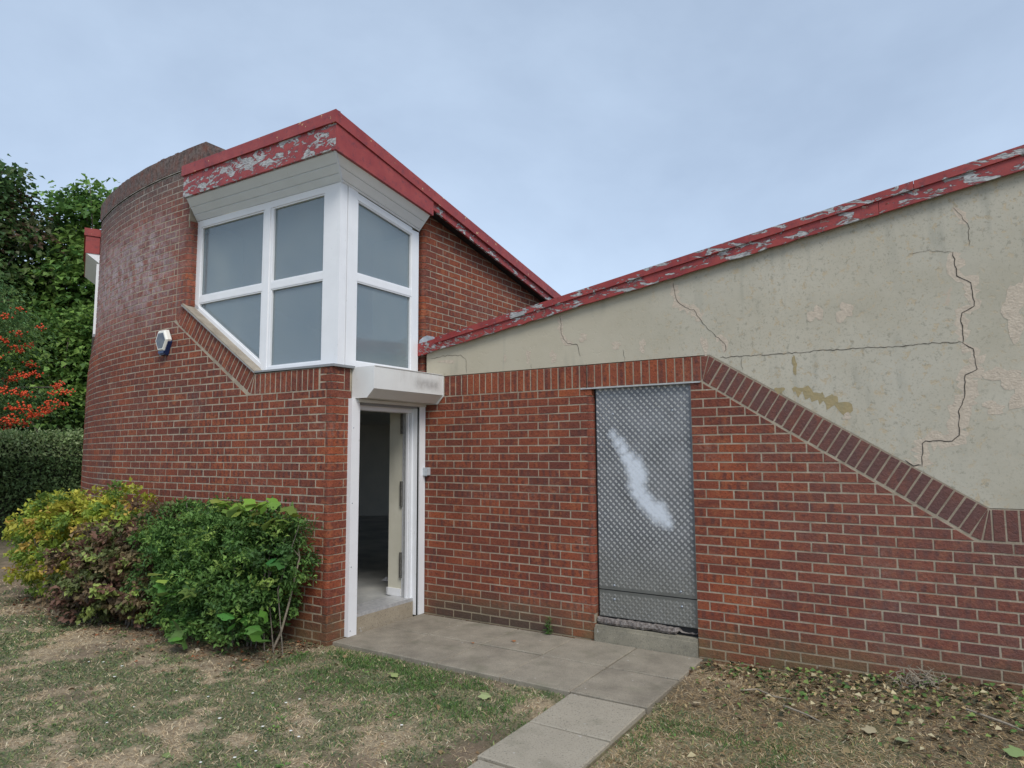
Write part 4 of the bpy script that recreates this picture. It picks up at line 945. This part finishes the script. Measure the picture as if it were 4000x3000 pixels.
def mesh_np(name, v, f, colr, mat, parent=None, **kw):
    k = f.shape[1]; me = bpy.data.meshes.new(name); me.vertices.add(len(v)); me.vertices.foreach_set('co', v.astype(np.float32).ravel()); me.loops.add(f.size); me.loops.foreach_set('vertex_index', f.ravel().astype(np.int32))
    me.polygons.add(len(f)); me.polygons.foreach_set('loop_start', np.arange(0, f.size, k, dtype=np.int32)); me.update(calc_edges=True)
    t = np.ones((len(v), 4), np.float32); t[:, :3] = colr; a = me.attributes.new('tint', 'FLOAT_COLOR', 'POINT'); a.data.foreach_set('color', t.ravel()); me.materials.append(mat)
    o = bpy.data.objects.new(name, me); COL.objects.link(o)
    if parent is not None: o.parent = parent
    for q, w_ in kw.items(): o[q] = w_
    return o
def runit(n): d = RNG.normal(size=(n, 3)); return d/np.linalg.norm(d, axis=1, keepdims=True)
def pal(n, cols, wts=None, var=.18):
    cols = np.array(cols); i = RNG.choice(len(cols), n, p=None if wts is None else np.array(wts)/sum(wts)); return np.clip(cols[i]*(1+RNG.normal(size=(n, 1))*var), .003, .9)

# grass
def blades(n, x0, x1, y0, y1, dens, hgt, wid, cols, flat=0., name='grass', near=True):
    x = RNG.uniform(x0, x1, n); y = RNG.uniform(y0, y1, n)
    k = RNG.random(n) < dens(x, y)
    ok = ~(((x > -.30) & (x < 2.67) & (y > -1.262)) | ((x > 2.10) & (x < 2.67) & (y > -3.6) & (y < -1.2)) | (y > -.01) | ((x < -.3) & (y > -1.3)))
    k &= ok; x = x[k]; y = y[k]; n = len(x); z = gh(x, y)-.004
    a = RNG.uniform(0, 6.283, n); lean = RNG.uniform(.1, .9, n)+flat; h = hgt*RNG.uniform(.5, 1.35, n)
    d = np.stack([np.cos(a)*np.sin(lean), np.sin(a)*np.sin(lean), np.cos(lean)], 1); P = np.stack([x, y, z], 1)
    a2 = RNG.uniform(0, 6.283, n); S = np.stack([np.cos(a2), np.sin(a2), np.zeros(n)], 1)*(wid*RNG.uniform(.6, 1.3, n))[:, None]/2
    dm = d*(h*.55)[:, None]; d2 = d.copy(); d2[:, 2] *= .35; tip = dm+d2*(h*.45)[:, None]
    v = np.empty((n, 5, 3)); v[:, 0] = P-S; v[:, 1] = P+S; v[:, 2] = P+dm+S*.8; v[:, 3] = P+dm-S*.8; v[:, 4] = P+tip
    b = np.arange(n)[:, None]*5; f = np.concatenate([b+[[0, 1, 2]], b+[[0, 2, 3]], b+[[3, 2, 4]]], 0)
    return v.reshape(-1, 3), f, np.repeat(pal(n, *cols), 5, 0)
def joinset(name, sets, mat, **kw):
    V = []; F = []; C = []; o = 0
    for v, f, c in sets: V.append(v); F.append(f+o); C.append(c); o += len(v)
    return mesh_np(name, np.concatenate(V), np.concatenate(F), np.concatenate(C), mat, None, **kw)
GC = ([(.14, .20, .085), (.19, .25, .095), (.095, .145, .075), (.28, .32, .12)], [4, 3, 3, 1.5]); ST = ([(.70, .56, .36), (.58, .44, .27), (.80, .68, .48), (.34, .24, .14)], [4, 3, 2, 2])
LG = ([(.10, .19, .05), (.14, .25, .06), (.075, .15, .05)], [3, 2, 2])
g_d = lambda x, y: greenness(x, y)*(1-soil(x, y)*.8)*(1-DBED(x, y)*.8)*np.where((x > 2.9) & (y > -1.9), .45, 1)
s_d = lambda x, y: (1-.55*greenness(x, y))*(1-soil(x, y)*.6)*(.35+.65*sst(vnoise(x, y, 9, 61, 2), .3, .6))
sets = [blades(150000, -3.2, 5.2, -4.6, -1.0, g_d, .036, .0068, GC, .4), blades(300000, -3.2, 5.2, -4.6, -.0, s_d, .046, .0048, ST, .8),
        blades(80000, -11, -2.5, -4.4, -1.0, g_d, .036, .011, GC, .35), blades(90000, -11, -2.5, -4.4, -1., s_d, .05, .009, ST, .8),
        blades(26000, -.3, 2.1, -2.2, -1.26, lambda x, y: np.exp(-((y+1.6)/.35)**2)*sst(vnoise(x, y, 3, 44, 3), .3, .55), .045, .0045, LG, .15), blades(9000, 2.6, 3.6, -3.2, -1.3, lambda x, y: sst(vnoise(x, y, 3, 45, 3), .48, .6), .045, .0045, LG, .2)]
sets.append(blades(90000, 2.7, 5.4, -2.4, -.02, lambda x, y: .85+0*x, .055, .0048, ([(.50, .37, .20), (.40, .28, .15), (.60, .48, .30), (.26, .17, .09)], [3, 3, 2, 2]), .95))
joinset('grass', sets, M['grass'], kind='stuff', label='short dry lawn grass, half green and half straw coloured', category='grass')
# weeds: flat rosettes in the lawn
m_v = []; P = []; D = []; NN = []; L = []; W_ = []; C = []
for _ in range(260):
    x = RNG.uniform(-3.5, 4.8); y = RNG.uniform(-4.4, -1.4)
    if 2.05 < x < 2.75 or (x > 2.7 and y > -1.3): continue
    if greenness(np.array([x]), np.array([y]))[0] < .25 and RNG.random() < .7: continue
    s = RNG.uniform(.012, .032); cc = pal(1, *LG)[0]
    for k in range(int(RNG.integers(6, 13))):
        a = RNG.uniform(0, 6.28); r = RNG.uniform(0, s*1.3); P.append((x+r*math.cos(a), y+r*math.sin(a), float(gh(np.array(x), np.array(y)))+.003+RNG.uniform(0, .012))); D.append((math.cos(a), math.sin(a), .45)); NN.append((RNG.normal()*.2, RNG.normal()*.2, 1)); L.append(s*RNG.uniform(.7, 1.4)); W_.append(s*.55); C.append(cc*RNG.uniform(.8, 1.3))
cloud('clover', np.array(P), np.array(D), np.array(NN), np.array(L), np.array(W_), np.array(C), M['grass'], None, .1, kind='stuff', label='small green weed rosettes scattered through the lawn', category='weeds')
# daisies
m = MB()
for _ in range(34):
    x = random.uniform(-3.2, 1.6); y = random.uniform(-4.2, -2.0); z = float(gh(np.array(x), np.array(y)))+.02; n = 7; r = random.uniform(.007, .012)
    vs = [(x, y, z+.003)]+[(x+r*math.cos(6.283*k/n), y+r*math.sin(6.283*k/n), z) for k in range(n)]; m.add(vs, [(0, i+1, (i+1) % n+1) for i in range(n)])
m.build('daisies', simple('petal_white', (.72, .72, .68), .7), None, kind='stuff', label='tiny white daisies dotted over the lawn', category='flowers')

# leaf litter, clippings by the wing wall
def litter(n, fx, cols, size, zoff, name, label, up_=.35, **kw):
    x, y = fx(n); z = gh(x, y)+RNG.uniform(.002, zoff, len(x)); a = RNG.uniform(0, 6.28, len(x)); k = len(x)
    D = np.stack([np.cos(a), np.sin(a), RNG.normal(size=k)*up_], 1); Nn = np.stack([RNG.normal(size=k)*up_, RNG.normal(size=k)*up_, np.ones(k)], 1); l = size*RNG.uniform(.5, 1.3, k)
    return cloud(name, np.stack([x, y, z], 1), D, Nn, l, l*RNG.uniform(.5, .9, k), pal(k, *cols), M['litter'], None, .2, kind='stuff', label=label, category='leaf litter')
def bed(n):
    x = RNG.uniform(2.66, 5.4, n*2); y = -np.abs(RNG.normal(size=n*2))*.5-.02; k = (y > -1.6)&(~((x < 3.1) & (y < -.35) & (RNG.random(n*2) < .8))); return x[k][:n], y[k][:n]
litter(2000, bed, ([(.09, .17, .045), (.20, .27, .08), (.36, .27, .14), (.13, .08, .045), (.46, .40, .25), (.05, .05, .03)], [2.4, 1.6, 2.6, 3.2, 1.2, 2]), .043, .05, 'hedge_clippings', 'green and brown clippings and leaves heaped along the wing wall')
def under(n):
    x = RNG.uniform(-5, -.35, n); y = -1.32-np.abs(RNG.normal(size=n))*.42-.0*x; return x, y
litter(2600, under, ([(.19, .12, .07), (.28, .19, .11), (.30, .11, .05), (.38, .33, .25), (.12, .08, .05)], [4, 3, 1.2, .7, 3]), .04, .012, 'dead_leaves', 'brown dead leaves under the shrubs')
def lawn_l(n): return RNG.uniform(-3, 5.2, n), RNG.uniform(-4.2, -1.3, n)
litter(130, lambda n: tuple(q[:n] for q in (lambda x, y: (x[(x < 2.05) | (x > 2.7)], y[(x < 2.05) | (x > 2.7)]))(*lawn_l(n*2))), ([(.26, .17, .09), (.40, .34, .2), (.17, .22, .08)], [3, 2, 1]), .045, .02, 'fallen_leaves', 'single fallen leaves lying on the dry lawn')
# straw-like cut stems lying on the bed
m = MB()
for _ in range(420):
    x = random.uniform(2.7, 5.3); y = -abs(random.gauss(0, .75))-.03; z = float(gh(np.array(x), np.array(y))); l = random.uniform(.02, .075); a = random.uniform(0, 6.28); b = random.uniform(-.15, .45)
    p = (x, y, z+.008); q = (x+l*math.cos(a), y+l*math.sin(a), z+.008+l*max(0, math.sin(b))); m.tube([p, q], [.0016, .0008], 3)
m.build('cut_stems', simple('straw_stem', (.40, .31, .19), .85, (.28, .20, .12), 30), None, kind='stuff', label='straw coloured cut stems lying across the right-hand bed', category='stems')
# a heap of dug-out roots against the wall
rh = MB()
for _ in range(60):
    a = random.uniform(0, 6.28); r = random.uniform(.02, .16); x = 4.17+r*math.cos(a); y = -.16+r*.7*math.sin(a); z = float(gh(np.array(x), np.array(y)))
    pts = [(x, y, z+random.uniform(0, .04))]; 
    for k in range(3): p = pts[-1]; pts.append((p[0]+random.uniform(-.05, .05), p[1]+random.uniform(-.03, .03), p[2]+random.uniform(-.012, .045)))
    rh.tube(pts, [.005, .004, .003, .0015], 5)
tag(rh.build('root_heap', M['palebark'], None), 'small tangled heap of dry roots against the wing wall', 'roots')
for pts, rr, lab in (([(4.42, -.50, .075), (4.62, -.62, .06), (4.72, -.70, .05)], .008, 'longest pale cut stick on the bed right of the root heap'), ([(3.42, -.80, .03), (3.57, -.88, .03), (3.66, -.95, .02)], .007, 'short pale stick on the bare soil right of the paving'), ([(3.1, -.62, .02), (3.2, -.56, .035), (3.34, -.66, .03), (3.45, -.66, .02)], .006, 'bent forked twig lying near the last paving slab')):
    m = MB(); m.tube([(p[0], p[1], float(gh(np.array(p[0]), np.array(p[1])))+.025) for p in pts], [rr]*(len(pts)-1)+[rr*.5], 6); tag(m.build('stick', M['palebark'], None), lab, 'stick')
# ochre and green large leaves, singles one can point at
def lobed(mb, c, size, ang, tilt=(0, 0), col=(.2, .3, .1), lobes=5, curl=.18):
    n = lobes*4; vs = [np.array([0, 0, .02*size])]; 
    for k in range(n):
        t = 2*math.pi*k/n; r = (.80+.20*abs(math.cos(t*lobes/2)))*(1.0 if abs(t-math.pi) > .4 else .55)*size*random.uniform(.93, 1.05); vs.append(np.array([r*math.cos(t)*1.1, r*math.sin(t), -curl*size*(abs(math.sin(t)))*r/size]))
    rz = Matrix.Rotation(ang, 3, 'Z'); rx = Matrix.Rotation(tilt[0], 3, 'X'); ry = Matrix.Rotation(tilt[1], 3, 'Y'); Mx = np.array(rz @ rx @ ry)
    vs = [Mx @ v+np.array(c) for v in vs]; mb.add(vs, [(0, i+1, (i+1) % n+1) for i in range(n)], col)
for (x, y, s, col, lab) in ((.78, -1.62, .045, (.30, .36, .14), 'pale green lobed leaf on the lush grass near the second slab'), (1.62, -1.62, .045, (.30, .35, .16), 'pale green leaf on the grass by the slab edge nearest the path'), (4.12, -1.05, .055, (.28, .34, .17), 'largest pale green leaf on the right-hand bed'),
                            (3.93, -.98, .04, (.36, .31, .20), 'beige leaf next to the pale green leaf on the bed'), (4.62, -.95, .05, (.22, .30, .12), 'green lobed leaf at the right edge of the bed'), (2.92, -1.0, .035, (.50, .41, .27), 'round beige leaf on the bare soil by the paving')):
    m = MB(); lobed(m, (x, y, float(gh(np.array(x), np.array(y)))+.035), s, random.uniform(0, 6), (.2, .15), col); tag(m.build('fallen_leaf', M['litter'], None), lab, 'leaf')
for (x, y, s, lab) in ((1.10, -.42, .022, 'orange brown leaf lying on the slabs below the brick wall'), (.83, -.66, .014, 'tiny brown leaf on the joint between slabs')):
    m = MB(); lobed(m, (x, y, .012), s, 1.2, (.15, .1), (.36, .16, .07), 3); tag(m.build('fallen_leaf', M['litter'], None), lab, 'leaf')
# weed at the foot of the wall
P = []; D = []; NN = []; L = []
for _ in range(90):
    z = RNG.uniform(.0, .15); a = RNG.uniform(0, 6.28); P.append((1.24+RNG.normal()*.010, -.045+RNG.normal()*.008, z)); D.append((math.cos(a)*.9, math.sin(a)*.6, RNG.uniform(.1, .9))); NN.append((0.1, -.3, 1)); L.append(.035*(1-z*3)+.008)
o = cloud('weed', np.array(P), np.array(D), np.array(NN), np.array(L), np.array(L)*.28, pal(90, *LG), M['leaf']); tag(o, 'single upright green weed growing where slabs meet the brick wall', 'weed')

# ================================================================== SHRUBS
def blobpts(blobs, n, shell=.55):
    """points in union of ellipsoids (cx,cy,cz,rx,ry,rz)"""
    B = np.array(blobs, float); vol = B[:, 3]*B[:, 4]*B[:, 5]; i = RNG.choice(len(B), n, p=vol/vol.sum()); d = runit(n); db = np.sign(d)*np.abs(d)**.72; d0 = d; r = np.where(RNG.random(n) < .72, RNG.uniform(shell, 1.03, n), RNG.uniform(.2, shell, n))
    r = r*(1+.13*(RNG.random(n)-.5)); P = B[i, :3]+db*.93*r[:, None]*B[i, 3:6]; return P, d
def shrub(name, root_loc, label, blobs, n, size, aspect, cols, wcols, stems=12, group=None, droop=.15, zmin=.03, var=.2, extra=None):
    e = empty(name, root_loc, label, 'shrub')
    if group: e['group'] = group
    nc = n//26; Cc, dc = blobpts(blobs, nc, .6); ki = RNG.integers(0, nc, n); P = Cc[ki]+RNG.normal(size=(n, 3))*np.array([.036, .036, .024]); d = dc[ki]
    P[:, 2] += .05*(vnoise(P[:, 0]*1.0, P[:, 1]+P[:, 2], 5, 9, 2)-.5)
    k = (P[:, 2] > zmin) & ((P[:, 1] < -1.31) | (P[:, 0] < -3.5) | (P[:, 0] > -.3)); P = P[k]; d = d[k]; n = len(P)
    ok = np.ones(n, bool)
    for t in np.linspace(2.2, 6.5, 30):
        q = Lc(t); W = Lfr(t).W; rel = (P[:, :2]-q)@W[:2]; al_ = np.abs((P[:, :2]-q)@Lfr(t).U[:2]); ok &= ~((al_ < .1) & (rel < .02))
    P = P[ok]; d = d[ok]; n = len(P)
    D = d*.6+runit(n)*.9; D[:, 2] += .25-droop; Nn = runit(n)*.6+np.array([0, 0, .8])+d*.4
    l = size*RNG.uniform(.6, 1.35, n); ki = ki[k][ok]; c = pal(nc, cols, wcols, .1)[ki]*(1+RNG.normal(size=(n, 1))*var*.7); patch = vnoise(P[:, 0]+P[:, 2]*.7, P[:, 2]*1.3+P[:, 1], 3.2, 17, 3); c = c*(.65+.8*patch)[:, None]
    P = P-np.array(root_loc); o = cloud('foliage', P, D, Nn, l, l*aspect, np.clip(c, .004, .9), M['leaf'], e)
    m = MB(); B = blobs
    for _ in range(stems):
        b = random.choice(B); bx = root_loc[0]+random.uniform(-.25, .25); by = root_loc[1]+random.uniform(-.1, .1)
        bx = bx*.4+b[0]*.6; by = by*.4+b[1]*.6
        tx = b[0]+random.uniform(-.8, .8)*b[3]; ty = b[1]+random.uniform(-.7, .7)*b[4]; tz = b[2]+b[5]*random.uniform(.3, .9); r = random.uniform(.006, .012)
        m.tube([(bx-root_loc[0], by-root_loc[1], -.04), ((bx*.6+tx*.4)-root_loc[0]+random.uniform(-.05, .05), (by*.6+ty*.4)-root_loc[1], tz*.45), (tx-root_loc[0], ty-root_loc[1], tz)], [r, r*.7, r*.25], 5)
    m.build('stems', M['bark'], e); return e
YG = [(.42, .44, .06), (.30, .40, .07), (.50, .47, .08), (.17, .27, .06), (.52, .36, .09)]
shrub('golden_shrub', (-4.3, -1.75, 0), 'yellow-green golden shrub at the left end of the row by the drum', [(-4.25, -1.72, .64, .85, .42, .60), (-3.65, -1.72, .74, .62, .38, .56), (-4.75, -1.6, .6, .5, .4, .55), (-3.1, -1.66, .98, .5, .30, .34), (-4.3, -1.6, .9, .8, .35, .38), (-3.6, -1.75, .35, .7, .3, .35)], 19000, .054, .6, YG, [4, 4, 2, 2, .8], 14)
RD = [(.20, .11, .08), (.23, .16, .09), (.15, .18, .07), (.30, .24, .13), (.32, .40, .11), (.12, .09, .06)]
shrub('bronze_shrub', (-2.9, -1.9, 0), 'dull bronze and brown leaved shrub between the golden and the green one', [(-3.2, -2.0, .45, .42, .26, .40), (-2.8, -1.93, .52, .40, .28, .50), (-2.45, -1.72, .86, .36, .26, .36), (-2.95, -2.0, .28, .55, .24, .26), (-2.35, -1.8, .42, .35, .28, .4)], 12000, .052, .7, RD, [3, 3, 3, 2, 1.6, 2], 12, droop=.4)
GR = [(.10, .20, .05), (.14, .26, .065), (.07, .145, .045), (.21, .34, .08), (.30, .42, .10)]
gs = shrub('privet_shrub', (-1.25, -1.72, 0), 'dense dark green small-leaved shrub nearest the doorway corner', [(-1.55, -1.70, .60, .6, .38, .52), (-.95, -1.66, .62, .55, .36, .53), (-2.0, -1.74, .68, .42, .32, .48), (-1.25, -1.76, .32, .8, .34, .36), (-.62, -1.55, .80, .36, .24, .32), (-1.75, -1.6, 1.02, .38, .2, .2), (-1.1, -1.6, 1.0, .6, .25, .2), (-2.15, -1.6, 1.08, .2, .15, .17)], 44000, .042, .48, GR, [4, 4, 3, 2, .8], 10)
m = MB()
for _ in range(26): # stems by the soil
    pass
# climbing vine with big leaves through the green shrub
vn = empty('vine', (-.75, -1.62, 0), 'broad-leaved climbing vine sprawling over the dark green shrub', 'vine')
spots = []
for i in range(44): spots.append((random.uniform(-1.35, -.45), random.uniform(-1.75, -1.5), random.uniform(1.04, 1.24), (.24, .36, .07)))
for i in range(16): spots.append((random.uniform(-.7, -.3), random.uniform(-2.02, -1.75), random.uniform(.16, .36), (.12, .26, .06)))
for i in range(6): spots.append((random.uniform(-.50, -.36), random.uniform(-1.75, -1.6), random.uniform(.45, .85), (.09, .2, .055)))
for i in range(8): spots.append((random.uniform(-1.55, -1.0), random.uniform(-2.14, -2.0), random.uniform(.42, .56), (.16, .3, .07)))
for i in range(8): spots.append((random.uniform(-1.4, -1.0), random.uniform(-2.1, -1.95), random.uniform(.05, .25), (.17, .29, .08)))
spots += [(-1.62, -2.06, .60, (.30, .42, .09)), (-1.5, -2.08, .56, (.30, .42, .09)), (-.45, -1.58, 1.18, (.18, .30, .07)), (-1.72, -1.98, .54, (.2, .3, .07))]
for (x, y, z, c) in spots:
    m = MB(); y -= .05; s = random.uniform(.05, .08); c = tuple(q*random.uniform(.8, 1.25) for q in c); lobed(m, (x+.75, y+1.62, z), s, random.uniform(0, 6.28), (random.uniform(.1, 1.1), random.uniform(-.4, .4)), c, 5, .25)
    m.build('leaf', M['leaf'], vn)
m = MB(); 
for k in range(5):
    x = -.9+.12*k; m.tube([(x+.75, -.05, -.03), (x+.75+random.uniform(-.1, .1), -.05, .5), (x+.75+random.uniform(-.2, .2), 0, 1.05)], [.006, .005, .003], 5)
m.build('stem', M['bark'], vn)
# leaning bare sapling by the corner
sp_ = empty('sapling', (-.62, -1.62, -.04), 'thin pale leaning sapling with narrow leaves by the brick corner', 'sapling')
pts = [(0, 0, 0), (.07, .03, .16), (.13, .05, .38), (.19, .08, .68), (.205, .10, .80)]
m = MB(); m.tube(pts, [.011, .010, .009, .008, .007], 7); m.tube([pts[4], (.17, .11, .87), (.19, .12, .98), (.20, .13, 1.1)], [.006, .005, .004, .002], 6); m.tube([pts[4], (.14, .09, .86), (.05, .06, 1.0)], [.005, .004, .002], 6); m.build('stem', M['palebark'], sp_)
n = 420; c0 = np.array([[.17, .12, 1.08], [.05, .06, 1.02], [.2, .12, .95], [.24, .13, 1.04], [.1, .02, .93], [.18, .08, .82], [.16, .08, .62]]); i = RNG.choice(7, n, p=[.24, .2, .14, .18, .1, .09, .05]); P = c0[i]+RNG.normal(size=(n, 3))*np.array([.06, .04, .045])
cloud('foliage', P, runit(n)+np.array([0, 0, .3]), runit(n)+np.array([0, 0, .7]), .05*RNG.uniform(.6, 1.3, n), .011*np.ones(n), pal(n, [(.07, .14, .04), (.11, .19, .05)], None), M['leaf'], sp_)

# ================================================================== HEDGE AND TREES
def hedge():
    e = empty('clipped_hedge', (-12.5, 1.2, 0), 'tall dark clipped hedge with pale new growth along its top, behind the lawn', 'hedge')
    A = np.array([-14.5, -3.2]); B = np.array([-9.2, 4.6]); d = (B-A)/np.linalg.norm(B-A); nn = np.array([d[1], -d[0]]); Ln = np.linalg.norm(B-A); n = 52000
    u = RNG.uniform(0, Ln, n); H = 2.05+.12*(vnoise(u, u*0, .9, 5, 3)-.5); side = RNG.random(n); wz = 1.0
    z = np.where(side < .62, RNG.uniform(0, 1, n)*H, H+RNG.normal(size=n)*.05); off = np.where(side < .62, .55+RNG.normal(size=n)*.14, RNG.uniform(-.5, .6, n)); off += .5*(vnoise(u, z, 1.5, 8, 3)-.5); off += np.where(z < .5, -.1, 0)
    xy = A+d*u[:, None]+nn*off[:, None]; P = np.stack([xy[:, 0], xy[:, 1], z], 1)
    topk = sst(z, 1.35, 1.9)*(RNG.random(n) < .8); c = pal(n, [(.11, .18, .07), (.15, .22, .085), (.20, .28, .11)], [4, 3, 1.4], .25); ct = pal(n, [(.33, .42, .18), (.43, .50, .26), (.25, .34, .14)], None, .2); c = np.where(topk[:, None] > .4, ct, c)
    cloud('foliage', P-np.array([-12.5, 1.2, 0]), runit(n)+np.array([0, 0, .3]), runit(n)+np.array([0, 0, .6]), .085*RNG.uniform(.6, 1.3, n), .04*RNG.uniform(.6, 1.3, n), c, M['leaf'], e)
    m = MB(); f = Fr((A[0]+12.5, A[1]-1.2, 0), (d[0], d[1], 0), (nn[0], nn[1], 0)); m.slab(f, [(0, -.1), (Ln, -.1), (Ln, 1.85), (0, 1.85)], -.5, .38); m.build('light_block_core', M['core'], e)  # solid dark box added inside the foliage to block light
hedge()
def tree(name, label, base, H, crown, cols, wts, nclump, per, size, aspect=.75, tr=.16, seed=1, limbs=9, flat=.38, cat='tree', var=.2, trunks=1, bark='bark', cl_r=.55):
    """crown: list of ellipsoids relative to base"""
    rg = np.random.default_rng(seed); e = empty(name, base, label, cat); B = np.array(crown, float)
    vol = (B[:, 3]*B[:, 4]*B[:, 5])**.8; i = rg.choice(len(B), nclump, p=vol/vol.sum()); d = rg.normal(size=(nclump, 3)); d /= np.linalg.norm(d, axis=1, keepdims=True); r = rg.uniform(.35, 1.0, nclump)**.6
    Cc = B[i, :3]+d*r[:, None]*B[i, 3:6]
    rs_ = cl_r*rg.uniform(.6, 1.5, nclump); k = np.repeat(np.arange(nclump), per); n = len(k)
    q = rg.normal(size=(n, 3))*np.array([.55, .55, flat*.55])*rs_[k][:, None]; rr = np.hypot(q[:, 0], q[:, 1]); q[:, 2] -= .35*rr**2/rs_[k]
    P = Cc[k]+q; D = np.stack([q[:, 0], q[:, 1], -.35*rr], 1)+rg.normal(size=(n, 3))*.35*rs_[k][:, None]; Nn = np.stack([rg.normal(size=n)*.35, rg.normal(size=n)*.35, np.ones(n)], 1)
    cl = pal(nclump, cols, wts, .12)[k]*(1+rg.normal(size=(n, 1))*var); l = size*rg.uniform(.6, 1.35, n)
    cloud('crown', P, D, Nn, l, l*aspect, np.clip(cl, .004, .9), M['leaf'], e)
    m = MB()
    for t in range(trunks):
        bx, by = (0, 0) if t == 0 else (rg.uniform(-.5, .5), rg.uniform(-.5, .5)); tp = (bx*1.6+rg.uniform(-.5, .5), by*1.6+rg.uniform(-.4, .4), H*.82)
        pt = [np.array((bx, by, -.1)), np.array((bx*1.2+rg.uniform(-.15, .15), by*1.2, H*.3)), np.array((tp[0]*.6, tp[1]*.6, H*.58)), np.array(tp)]; rd = [tr, tr*.75, tr*.45, tr*.1]; m.tube(pt, rd, 9)
        for _ in range(limbs):
            a = rg.uniform(0, 6.28); s0 = rg.uniform(.28, .72); z = H*s0; f = s0*H; p0 = pt[1]+(pt[2]-pt[1])*min(1, max(0, (z-H*.3)/(H*.28))); j = rg.integers(0, nclump); tgt = Cc[j]
            midp = (p0+tgt)/2+np.array([0, 0, .3]); m.tube([p0, midp, tgt], [tr*.32, tr*.18, .012], 6)
    m.build('trunk', M[bark], e); return e
MG = [(.16, .27, .065), (.21, .34, .08), (.10, .20, .055), (.29, .40, .10)]
DK = [(.085, .16, .06), (.12, .21, .07), (.14, .16, .08), (.19, .27, .09)]
tree('maple_tree', 'tall bright green maple tree rising right behind the brick drum', (-14.6, 3.4, 0), 8.8, [(.1, -.2, 5.8, 1.7, 1.5, 1.9), (.2, -.1, 7.8, 1.4, 1.3, 1.0), (-.8, -1.2, 5.0, 1.3, 1.2, 1.6), (1.2, 1.4, 6.9, 1.9, 1.6, 1.4), (.5, .5, 3.6, 1.6, 1.5, 1.4)], MG, [4, 3, 3, 1.4], 560, 60, .155, .8, .15, 3, 10, trunks=3, cl_r=.5)
tree('maple_tree', 'dark shaded maple with a bronze tinged top at the left edge', (-16.0, .8, 0), 9.0, [(0, 0, 5.6, 1.9, 1.7, 2.1), (.1, .1, 8.3, 1.3, 1.3, .9), (-.6, -1.6, 4.6, 1.8, 1.6, 2.0), (.6, 1.0, 6.8, 1.2, 1.2, 1.2), (-.3, -.9, 8.2, 1.2, 1.2, .8)], DK+[(.14, .09, .06)], [4, 3, 2, 2, 1.2], 520, 56, .15, .8, .18, 5, 10, trunks=2, cl_r=.5)
tree('maple_tree', 'light green young maple standing low between hedge and tall trees', (-12.9, 1.9, 0), 5.0, [(0, 0, 3.5, 1.2, 1.1, 1.2), (.5, 1.1, 3.2, 1.2, 1.0, 1.1), (-.5, -.9, 4.3, .9, .9, .7), (.3, .6, 4.7, .9, .9, .5)], [(.16, .27, .065), (.23, .35, .08), (.10, .19, .05)], [3, 2, 3], 260, 52, .13, .8, .10, 8, 8, trunks=2, bark='palebark', cl_r=.45)
tree('maple_tree', 'farthest shadowy tree filling the gap behind the hedge', (-20.5, 4.6, 0), 7.0, [(0, 0, 3.4, 3.6, 3.2, 2.8), (2.0, 2.5, 3.4, 3.2, 3.2, 2.6), (-2.0, -3, 3.4, 3.0, 3.0, 2.6)], DK, [4, 3, 2, 1], 420, 56, .22, .8, .2, 9, 8, trunks=3, cl_r=.8)
rb = tree('rowan_tree', 'rowan tree laden with orange-red berry clusters at the left edge', (-9.4, -.75, 0), 5.2, [(0, 0, 3.7, .8, .75, 1.1), (.15, .35, 2.7, .75, .7, .5), (-.2, -.4, 4.4, .7, .7, .8)], [(.08, .16, .06), (.11, .20, .07), (.16, .25, .08)], [3, 3, 1.5], 200, 60, .07, .35, .07, 12, 8, cl_r=.32)
rg = np.random.default_rng(5); BC = [(0, 0, 3.6, .8, .75, .9), (.15, .4, 2.65, .85, .8, .5), (.0, .2, 2.4, .9, .8, .35), (-.1, -.1, 4.3, .6, .6, .7)]
tocam = np.array([4.391+9.4, -5.595+.75]); tocam /= np.linalg.norm(tocam)
for i in range(72):
    b = BC[rg.choice(4, p=[.3, .36, .22, .12])]; d = rg.normal(size=3); d[:2] += tocam*.9; d /= np.linalg.norm(d); c = np.array(b[:3])+d*np.array(b[3:])*rg.uniform(.8, 1.12); m = MB()
    for j in range(int(rg.integers(12, 24))):
        q = c+rg.normal(size=3)*np.array([.055, .055, .028]); r = rg.uniform(.017, .024); vs = [q+np.array(v)*r for v in ((1, 0, 0), (-1, 0, 0), (0, 1, 0), (0, -1, 0), (0, 0, 1), (0, 0, -1))]; m.add(vs, [(0, 2, 4), (2, 1, 4), (1, 3, 4), (3, 0, 4), (2, 0, 5), (1, 2, 5), (3, 1, 5), (0, 3, 5)])
    m.build('berry_cluster', M['berry'], rb, True, kind='stuff')
# neighbouring low building glimpsed between drum and hedge
nb = empty('outbuilding', (-10.4, 3.9, 0), 'sliver of a small brick outbuilding with a white downpipe beside the drum', 'building')
m = MB(); m.box(-.4, 2.0, -.2, 2.0, 0, 2.25); m.build('wall', M['brick'], nb)
m = MB(); m.box(-.5, 2.1, -.3, 2.1, 2.25, 2.33); m.build('roof', M['roof'], nb)
m = MB(); m.tube([(-.30, -.26, 0), (-.30, -.26, 2.2)], [.04, .04], 8); m.build('downpipe', M['white'], nb)
# crumpled paper on the floor inside
m = MB(); fr0 = []
for k in range(6):
    a = random.uniform(0, 6.28); r = random.uniform(.02, .07); fr0.append((-1.19+r*math.cos(a), .47+r*math.sin(a), .165)); 
    x, y = -1.19+random.uniform(-.04, .04), .47+random.uniform(-.04, .04); m.add([(x-.05, y-.03, .163), (x+.05, y-.035, .168), (x+.04, y+.04, .185), (x-.04, y+.03, .175), (x, y, .21)], [(0, 1, 4), (1, 2, 4), (2, 3, 4), (3, 0, 4)])
tag(m.build('crumpled_paper', M['paper'], None), 'crumpled paper lying on the floor inside the open doorway', 'paper')
